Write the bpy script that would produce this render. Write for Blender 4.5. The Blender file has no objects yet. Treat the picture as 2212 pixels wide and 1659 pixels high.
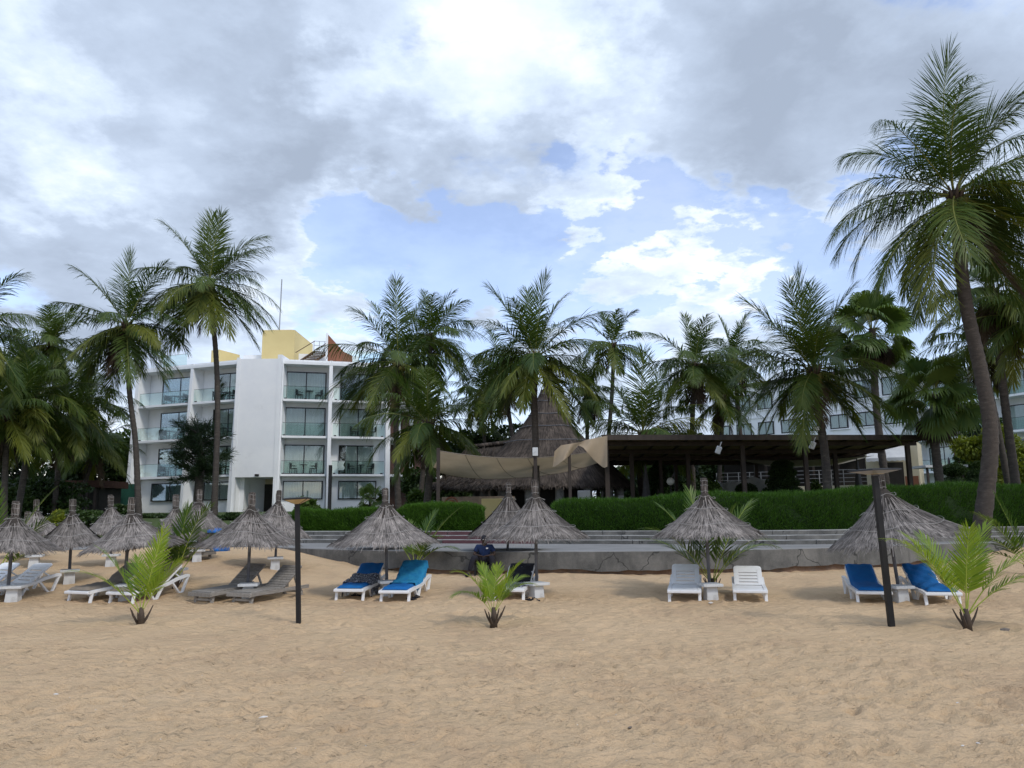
import bpy, math, random
import numpy as np
from mathutils import Vector, Matrix

random.seed(7)
rng = np.random.default_rng(7)
R = math.radians
scene = bpy.context.scene
col = scene.collection

# ------------------------------------------------------------------ camera
EYE = Vector((0.0, 0.0, 1.85))
PITCH, ROLL = R(9.2), R(-0.6)
FPX = 1670.0                      # focal length in units of a 2212 px wide picture
cd = bpy.data.cameras.new('camera')
cam = bpy.data.objects.new('camera', cd)
col.objects.link(cam)
CM = Matrix.Rotation(R(90) + PITCH, 3, 'X') @ Matrix.Rotation(ROLL, 3, 'Z')
cam.location = EYE
cam.rotation_euler = CM.to_euler()
cd.sensor_width = 36.0
cd.lens = 36.0 * FPX / 2212.0
cd.clip_start, cd.clip_end = 0.05, 3000
scene.camera = cam

def ray(x, y):
    return CM @ Vector(((x - 1106.0) / FPX, -(y - 829.5) / FPX, -1.0))
def at(x, y, Y):
    d = ray(x, y)
    return EYE + d * ((Y - EYE.y) / d.y)

# ------------------------------------------------------------------ light
SUN = Vector((0.52, -0.58, 0.80)).normalized()
EL, AZ = math.asin(SUN.z), math.atan2(SUN.x, SUN.y)
world = bpy.data.worlds.new('World')
scene.world = world
world.use_nodes = True
wn, wl = world.node_tree.nodes, world.node_tree.links
wn.clear()
def wmath(op, a, b=None, c=None, clamp=False):
    n = wn.new('ShaderNodeMath'); n.operation = op; n.use_clamp = clamp
    for i, v in enumerate((a, b, c)):
        if v is None: continue
        if isinstance(v, (int, float)): n.inputs[i].default_value = v
        else: wl.new(v, n.inputs[i])
    return n.outputs[0]
def wvec(op, a, b):
    n = wn.new('ShaderNodeVectorMath'); n.operation = op
    for i, v in enumerate((a, b)):
        if isinstance(v, (tuple, list, Vector)): n.inputs[i].default_value = tuple(v)
        else: wl.new(v, n.inputs[i])
    return n
def wsmooth(x, lo, hi, a=0.0, b=1.0):
    n = wn.new('ShaderNodeMapRange'); n.interpolation_type = 'SMOOTHSTEP'
    wl.new(x, n.inputs['Value'])
    n.inputs['From Min'].default_value = lo; n.inputs['From Max'].default_value = hi
    n.inputs['To Min'].default_value = a; n.inputs['To Max'].default_value = b
    return n.outputs['Result']
tc = wn.new('ShaderNodeTexCoord').outputs['Generated']
sep = wn.new('ShaderNodeSeparateXYZ'); wl.new(tc, sep.inputs[0])
dx, dy, dz = sep.outputs
den = wmath('ADD', wmath('MAXIMUM', dz, 0.0), 0.22)
comb = wn.new('ShaderNodeCombineXYZ')
wl.new(wmath('DIVIDE', dx, den), comb.inputs[0]); wl.new(wmath('DIVIDE', dy, den), comb.inputs[1])
P = comb.outputs[0]
wz = wn.new('ShaderNodeTexNoise'); wz.inputs['Scale'].default_value = 3.2; wz.inputs['Detail'].default_value = 7; wz.inputs['Roughness'].default_value = 0.6
wl.new(P, wz.inputs['Vector'])
WARP = wvec('NORMALIZE', wvec('ADD', tc, wvec('MULTIPLY', wvec('SUBTRACT', wz.outputs['Color'], (0.5, 0.5, 0.5)).outputs[0], (0.55, 0.55, 0.55)).outputs[0]).outputs[0], (0, 0, 0)).outputs[0]
def wnoise(vec, scale, detail, rough, off=(0, 0, 0), dist=0.0):
    m = wvec('ADD', vec, off).outputs[0]
    n = wn.new('ShaderNodeTexNoise'); n.inputs['Scale'].default_value = scale
    n.inputs['Detail'].default_value = detail; n.inputs['Roughness'].default_value = rough
    n.inputs['Distortion'].default_value = dist
    wl.new(m, n.inputs['Vector'])
    return n.outputs['Fac']
def blob(x, y, deg):
    """soft patch of sky round the direction of one cloud or gap"""
    d = ray(x, y).normalized()
    dot = wvec('DOT_PRODUCT', WARP, d).outputs['Value']
    return wsmooth(dot, math.cos(R(deg)), 1.0)
def wsum(terms, base):
    acc = base
    for t, w in terms:
        acc = wmath('MULTIPLY_ADD', t, w, acc)
    return acc
n1 = wnoise(P, 1.5, 10, 0.58, (3.1, 1.7, 0), 0.25)
n1b = wnoise(P, 5.5, 9, 0.6, (8.3, 4.1, 0), 0.2)
dens = wmath('MULTIPLY_ADD', n1b, 0.45, n1)
dens = wsum([(blob(1500, 520, 9), -0.24), (blob(1000, 590, 9), -0.26), (blob(1740, 500, 8), -0.27),
             (blob(780, 570, 6), -0.22), (blob(1250, 560, 8), -0.16), (blob(1780, 620, 8), -0.16), (blob(870, 690, 8), -0.16),
             (blob(1180, 650, 6), -0.12), (blob(1650, 330, 9), 0.14), (blob(1900, 330, 8), 0.12), (blob(1560, 600, 4.6), 0.23), (blob(1440, 645, 3.5), 0.18), (blob(1660, 575, 2.6), 0.14), (blob(1300, 400, 6), 0.05),
             (blob(1050, 280, 12), 0.16), (blob(1700, 200, 14), 0.22), (blob(350, 300, 20), 0.25),
             (blob(1250, 450, 4), 0.10)], wmath('ADD', dens, 0.09))
cover = wsmooth(dens, 0.64, 0.87)
n2 = wnoise(P, 1.5, 8, 0.56, (1.2, 7.7, 0), 0.1)
n3 = wnoise(P, 4.6, 9, 0.6, (5.5, 2.2, 0), 0.15)
brt = wmath('ADD', wmath('MULTIPLY_ADD', n3, 0.50, n2), -0.05)
brt = wsum([(blob(1120, 130, 9), 0.21), (blob(260, 190, 11), 0.24), (blob(1560, 600, 6), 0.22),
            (blob(830, 230, 6), 0.16), (blob(1330, 440, 6), 0.18), (blob(640, 600, 7), 0.16),
            (blob(480, 300, 11), -0.24), (blob(1500, 200, 12), -0.13), (blob(1850, 250, 12), -0.11), (blob(1000, 370, 8), -0.22),
            (blob(150, 530, 12), -0.18), (blob(90, 330, 6), 0.10), (blob(1200, 300, 5), -0.06)], brt)
thin = wsmooth(dens, 0.70, 1.12, 0.10, -0.07)   # thick cloud is greyer underneath
brt = wmath('ADD', brt, thin)
ramp = wn.new('ShaderNodeValToRGB'); wl.new(brt, ramp.inputs[0])
e = ramp.color_ramp.elements
e[0].position = 0.34; e[0].color = (0.29, 0.345, 0.44, 1)
e[1].position = 1.02; e[1].color = (0.72, 0.78, 0.87, 1)
x1 = e.new(0.62); x1.color = (0.40, 0.475, 0.60, 1)
x2 = e.new(0.82); x2.color = (0.54, 0.63, 0.77, 1)
sky = wn.new('ShaderNodeTexSky'); sky.sky_type = 'NISHITA'; sky.sun_disc = False
sky.sun_elevation = EL; sky.sun_rotation = AZ
sky.air_density = 1.15; sky.dust_density = 0.3; sky.ozone_density = 2.5
bg1 = wn.new('ShaderNodeBackground'); bg1.inputs['Strength'].default_value = 0.15
tint = wvec('MULTIPLY', sky.outputs[0], (1.07, 0.96, 1.03)); wl.new(tint.outputs[0], bg1.inputs['Color'])
bg2 = wn.new('ShaderNodeBackground'); bg2.inputs['Strength'].default_value = 0.95
wl.new(ramp.outputs[0], bg2.inputs['Color'])
mixs = wn.new('ShaderNodeMixShader')
veil = wmath('MAXIMUM', cover, 0.32)
wl.new(veil, mixs.inputs[0]); wl.new(bg1.outputs[0], mixs.inputs[1]); wl.new(bg2.outputs[0], mixs.inputs[2])
out = wn.new('ShaderNodeOutputWorld'); wl.new(mixs.outputs[0], out.inputs[0])

sl = bpy.data.lights.new('sun', 'SUN'); sl.energy = 1.15; sl.angle = R(11); sl.color = (1.0, 0.95, 0.87)
so = bpy.data.objects.new('sun', sl); col.objects.link(so)
so.rotation_euler = SUN.to_track_quat('Z', 'Y').to_euler(); so.location = (40, -20, 60)

vs = scene.view_settings
vs.view_transform = 'Standard'; vs.look = 'None'; vs.exposure = 0.6; vs.gamma = 1.0
vs.use_curve_mapping = False

# ------------------------------------------------------------------ materials
def nt(name):
    m = bpy.data.materials.new(name); m.use_nodes = True
    t = m.node_tree; t.nodes.clear()
    o = t.nodes.new('ShaderNodeOutputMaterial')
    return m, t, o
def nnoise(t, scale, detail=5, rough=0.6, vec=None, stretch=None, dist=0.0):
    n = t.nodes.new('ShaderNodeTexNoise')
    n.inputs['Scale'].default_value = scale; n.inputs['Detail'].default_value = detail
    n.inputs['Roughness'].default_value = rough; n.inputs['Distortion'].default_value = dist
    if vec is None:
        vec = t.nodes.new('ShaderNodeTexCoord').outputs['Object']
    if stretch:
        mp = t.nodes.new('ShaderNodeMapping'); mp.inputs['Scale'].default_value = stretch
        t.links.new(vec, mp.inputs[0]); vec = mp.outputs[0]
    t.links.new(vec, n.inputs['Vector'])
    return n.outputs['Fac']
def nramp(t, fac, stops):
    r = t.nodes.new('ShaderNodeValToRGB'); t.links.new(fac, r.inputs[0])
    el = r.color_ramp.elements
    while len(el) < len(stops): el.new(0.5)
    for s, (p, c) in zip(el, stops):
        s.position = p; s.color = (*c, 1)
    return r.outputs[0]
def nmix(t, fac, a, b, mode='MIX'):
    m = t.nodes.new('ShaderNodeMix'); m.data_type = 'RGBA'; m.blend_type = mode
    for k, v in ((0, fac), (6, a), (7, b)):
        if isinstance(v, (int, float)): m.inputs[k].default_value = v
        elif isinstance(v, tuple): m.inputs[k].default_value = (*v, 1)
        else: t.links.new(v, m.inputs[k])
    return m.outputs[2]
def nbump(t, h, strength, dist):
    b = t.nodes.new('ShaderNodeBump'); b.inputs['Strength'].default_value = strength
    b.inputs['Distance'].default_value = dist; t.links.new(h, b.inputs['Height'])
    return b.outputs[0]
def pm(name, c1, c2=None, scale=6.0, rough=0.8, bump=0.0, bscale=40.0, bdist=0.01, stretch=None, metal=0.0,
       lo=0.35, hi=0.65, spec=0.3, dirt=None, dirtscale=1.2, dirtlo=0.5, dirthi=0.75, island=0.0):
    m, t, o = nt(name)
    p = t.nodes.new('ShaderNodeBsdfPrincipled')
    p.inputs['Roughness'].default_value = rough; p.inputs['Metallic'].default_value = metal
    p.inputs['Specular IOR Level'].default_value = spec
    t.links.new(p.outputs[0], o.inputs[0])
    if c2 is None: c2 = tuple(x * 0.85 for x in c1)
    c = nramp(t, nnoise(t, scale, 6, 0.65, stretch=stretch), [(lo, c1), (hi, c2)])
    if dirt:
        f = nramp(t, nnoise(t, dirtscale, 8, 0.7), [(dirtlo, (0, 0, 0)), (dirthi, (1, 1, 1))])
        c = nmix(t, f, c, dirt)
    if island:
        g = t.nodes.new('ShaderNodeNewGeometry')
        mr = t.nodes.new('ShaderNodeMapRange'); t.links.new(g.outputs['Random Per Island'], mr.inputs[0])
        mr.inputs[3].default_value = 1 - island; mr.inputs[4].default_value = 1 + island
        ob = t.nodes.new('ShaderNodeObjectInfo'); m2 = t.nodes.new('ShaderNodeMapRange'); t.links.new(ob.outputs['Random'], m2.inputs[0])
        m2.inputs[3].default_value = 0.84; m2.inputs[4].default_value = 1.18
        mm = t.nodes.new('ShaderNodeMath'); mm.operation = 'MULTIPLY'; t.links.new(mr.outputs[0], mm.inputs[0]); t.links.new(m2.outputs[0], mm.inputs[1]); mr = mm
        hs = t.nodes.new('ShaderNodeHueSaturation'); t.links.new(mr.outputs[0], hs.inputs['Value'])
        t.links.new(c, hs.inputs['Color']); c = hs.outputs[0]
    t.links.new(c, p.inputs['Base Color'])
    if bump:
        t.links.new(nbump(t, nnoise(t, bscale, 6, 0.7, stretch=stretch), bump, bdist), p.inputs['Normal'])
    return m
def leafmat(name, c1, c2, trans=0.3, rough=0.5, c3=None):
    """leaf: each leaflet (mesh island) and each frond has its own tint; some light passes through"""
    m, t, o = nt(name)
    g = t.nodes.new('ShaderNodeNewGeometry'); oi = t.nodes.new('ShaderNodeObjectInfo')
    a = t.nodes.new('ShaderNodeMath'); a.operation = 'MULTIPLY_ADD'
    t.links.new(g.outputs['Random Per Island'], a.inputs[0]); a.inputs[1].default_value = 0.45
    b = t.nodes.new('ShaderNodeMath'); b.operation = 'MULTIPLY'
    t.links.new(oi.outputs['Random'], b.inputs[0]); b.inputs[1].default_value = 0.55
    t.links.new(b.outputs[0], a.inputs[2])
    stops = [(0.1, c1), (0.8, c2)] + ([(0.97, c3)] if c3 else [])
    c = nramp(t, a.outputs[0], stops)
    p = t.nodes.new('ShaderNodeBsdfPrincipled'); p.inputs['Roughness'].default_value = rough
    p.inputs['Specular IOR Level'].default_value = 0.35
    t.links.new(c, p.inputs['Base Color'])
    tr = t.nodes.new('ShaderNodeBsdfTranslucent')
    t.links.new(nmix(t, 1.0, c, (1.0, 1.0, 0.45), 'MULTIPLY'), tr.inputs[0])
    mx = t.nodes.new('ShaderNodeMixShader'); mx.inputs[0].default_value = trans
    t.links.new(p.outputs[0], mx.inputs[1]); t.links.new(tr.outputs[0], mx.inputs[2])
    t.links.new(mx.outputs[0], o.inputs[0])
    return m
def glassmat(name, tint, refl, mult=0.7, rough=0.0):
    m, t, o = nt(name)
    tp = t.nodes.new('ShaderNodeBsdfTransparent'); tp.inputs[0].default_value = (*tint, 1)
    gl = t.nodes.new('ShaderNodeBsdfGlossy'); gl.inputs['Roughness'].default_value = rough
    gl.inputs[0].default_value = (0.9, 0.95, 1, 1)
    fr = t.nodes.new('ShaderNodeFresnel'); fr.inputs[0].default_value = 1.42
    mr = t.nodes.new('ShaderNodeMath'); mr.operation = 'MULTIPLY_ADD'; mr.use_clamp = True
    t.links.new(fr.outputs[0], mr.inputs[0]); mr.inputs[1].default_value = mult; mr.inputs[2].default_value = refl
    mx = t.nodes.new('ShaderNodeMixShader')
    t.links.new(mr.outputs[0], mx.inputs[0]); t.links.new(tp.outputs[0], mx.inputs[1]); t.links.new(gl.outputs[0], mx.inputs[2])
    t.links.new(mx.outputs[0], o.inputs[0])
    return m
def clothmat(name, c1, c2, trans=0.25, scale=3.0, rough=0.9):
    m, t, o = nt(name)
    c = nramp(t, nnoise(t, scale, 6, 0.6), [(0.35, c1), (0.7, c2)])
    p = t.nodes.new('ShaderNodeBsdfPrincipled'); p.inputs['Roughness'].default_value = rough
    p.inputs['Specular IOR Level'].default_value = 0.1
    t.links.new(c, p.inputs['Base Color'])
    t.links.new(nbump(t, nnoise(t, scale * 3, 4, 0.6), 0.25, 0.03), p.inputs['Normal'])
    tr = t.nodes.new('ShaderNodeBsdfTranslucent'); t.links.new(c, tr.inputs[0])
    mx = t.nodes.new('ShaderNodeMixShader'); mx.inputs[0].default_value = trans
    t.links.new(p.outputs[0], mx.inputs[1]); t.links.new(tr.outputs[0], mx.inputs[2])
    t.links.new(mx.outputs[0], o.inputs[0])
    return m

def sandmat():
    m, t, o = nt('beach_sand')
    p = t.nodes.new('ShaderNodeBsdfPrincipled'); p.inputs['Roughness'].default_value = 0.95
    p.inputs['Specular IOR Level'].default_value = 0.1
    t.links.new(p.outputs[0], o.inputs[0])
    c = nramp(t, nnoise(t, 0.45, 6, 0.65), [(0.32, (0.545, 0.380, 0.238)), (0.50, (0.655, 0.468, 0.285)), (0.70, (0.690, 0.502, 0.315))])
    c = nmix(t, nramp(t, nnoise(t, 2.2, 7, 0.7, stretch=(0.55, 1.3, 1)), [(0.48, (0, 0, 0)), (0.74, (0.5, 0.5, 0.5))]), c, (0.44, 0.345, 0.215))
    c = nmix(t, nramp(t, nnoise(t, 260, 2, 0.5), [(0.40, (0, 0, 0)), (0.72, (0.6, 0.6, 0.6))]), c, (0.43, 0.30, 0.175))
    # shell grit and small dark bits
    v = t.nodes.new('ShaderNodeTexVoronoi'); v.inputs['Scale'].default_value = 11.0
    t.links.new(t.nodes.new('ShaderNodeTexCoord').outputs['Object'], v.inputs['Vector'])
    sp = nramp(t, v.outputs['Distance'], [(0.04, (1, 1, 1)), (0.075, (0, 0, 0))])
    sepc = t.nodes.new('ShaderNodeSeparateColor'); t.links.new(v.outputs['Color'], sepc.inputs[0])
    gt = t.nodes.new('ShaderNodeMath'); gt.operation = 'GREATER_THAN'; gt.inputs[1].default_value = 0.86
    t.links.new(sepc.outputs[0], gt.inputs[0])
    lt = t.nodes.new('ShaderNodeMath'); lt.operation = 'LESS_THAN'; lt.inputs[1].default_value = 0.06
    t.links.new(sepc.outputs[0], lt.inputs[0])
    c = nmix(t, nmix(t, 1.0, sp, gt.outputs[0], 'MULTIPLY'), c, (0.72, 0.68, 0.62))
    c = nmix(t, nmix(t, 1.0, sp, lt.outputs[0], 'MULTIPLY'), c, (0.12, 0.09, 0.06))
    t.links.new(c, p.inputs['Base Color'])
    h1 = nnoise(t, 9.0, 5, 0.62, stretch=(0.6, 1.3, 1))
    h2 = nnoise(t, 38, 5, 0.7)
    a = t.nodes.new('ShaderNodeMath'); a.operation = 'MULTIPLY_ADD'
    t.links.new(h2, a.inputs[0]); a.inputs[1].default_value = 0.22
    mp = t.nodes.new('ShaderNodeMapping'); mp.inputs['Scale'].default_value = (0.6, 1.15, 1)
    t.links.new(t.nodes.new('ShaderNodeTexCoord').outputs['Object'], mp.inputs[0])
    pv = t.nodes.new('ShaderNodeTexVoronoi'); pv.feature = 'SMOOTH_F1'; pv.inputs['Scale'].default_value = 5.5
    pv.inputs['Smoothness'].default_value = 0.35; t.links.new(mp.outputs[0], pv.inputs['Vector'])
    pit = t.nodes.new('ShaderNodeMath'); pit.operation = 'MULTIPLY_ADD'; t.links.new(pv.outputs['Distance'], pit.inputs[0]); pit.inputs[1].default_value = 0.28; t.links.new(h1, pit.inputs[2])
    t.links.new(pit.outputs[0], a.inputs[2])
    t.links.new(nbump(t, a.outputs[0], 1.0, 0.095), p.inputs['Normal'])
    return m

def wallmat():
    m, t, o = nt('weathered_concrete')
    p = t.nodes.new('ShaderNodeBsdfPrincipled'); p.inputs['Roughness'].default_value = 0.92
    t.links.new(p.outputs[0], o.inputs[0])
    c = nramp(t, nnoise(t, 1.1, 9, 0.72), [(0.34, (0.055, 0.055, 0.052)), (0.50, (0.115, 0.112, 0.104)), (0.66, (0.185, 0.176, 0.160))])
    st = nnoise(t, 1.4, 6, 0.7, stretch=(1.6, 1.6, 0.25))
    c = nmix(t, nramp(t, st, [(0.48, (0, 0, 0)), (0.66, (0.75, 0.75, 0.75))]), c, (0.050, 0.050, 0.047))
    c = nmix(t, nramp(t, nnoise(t, 120, 3, 0.6), [(0.45, (0, 0, 0)), (0.75, (0.6, 0.6, 0.6))]), c, (0.22, 0.21, 0.19))
    # hairline cracks
    v = t.nodes.new('ShaderNodeTexVoronoi'); v.feature = 'DISTANCE_TO_EDGE'; v.inputs['Scale'].default_value = 0.55
    ob = t.nodes.new('ShaderNodeTexCoord').outputs['Object']
    nz = t.nodes.new('ShaderNodeTexNoise'); nz.inputs['Scale'].default_value = 3.0; t.links.new(ob, nz.inputs['Vector'])
    av = t.nodes.new('ShaderNodeVectorMath'); av.operation = 'MULTIPLY_ADD'
    t.links.new(nz.outputs['Color'], av.inputs[0]); av.inputs[1].default_value = (0.5, 0.5, 0.5); t.links.new(ob, av.inputs[2])
    t.links.new(av.outputs[0], v.inputs['Vector'])
    c = nmix(t, nramp(t, v.outputs['Distance'], [(0.004, (0.9, 0.9, 0.9)), (0.012, (0, 0, 0))]), c, (0.03, 0.03, 0.028))
    t.links.new(c, p.inputs['Base Color'])
    t.links.new(nbump(t, nnoise(t, 60, 6, 0.7), 0.5, 0.01), p.inputs['Normal'])
    return m

def trunkmat():
    m, t, o = nt('palm_bark')
    p = t.nodes.new('ShaderNodeBsdfPrincipled'); p.inputs['Roughness'].default_value = 0.9
    t.links.new(p.outputs[0], o.inputs[0])
    c = nramp(t, nnoise(t, 5, 6, 0.7, stretch=(1, 1, 2.5)), [(0.3, (0.030, 0.024, 0.020)), (0.55, (0.070, 0.058, 0.048)), (0.75, (0.125, 0.105, 0.088))])
    w = nnoise(t, 9, 3, 0.5, stretch=(0.15, 0.15, 1.3))
    c = nmix(t, nramp(t, w, [(0.45, (0, 0, 0)), (0.6, (0.6, 0.6, 0.6))]), c, (0.05, 0.042, 0.036))
    t.links.new(c, p.inputs['Base Color'])
    t.links.new(nbump(t, nnoise(t, 22, 6, 0.7, stretch=(1, 1, 2)), 0.6, 0.02), p.inputs['Normal'])
    return m

def patternmat(name, base, other, scale):
    m, t, o = nt(name)
    p = t.nodes.new('ShaderNodeBsdfPrincipled'); p.inputs['Roughness'].default_value = 0.85
    t.links.new(p.outputs[0], o.inputs[0])
    c = nramp(t, nnoise(t, scale, 3, 0.5, dist=1.5), [(0.53, base), (0.57, other)])
    t.links.new(c, p.inputs['Base Color'])
    return m

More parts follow.
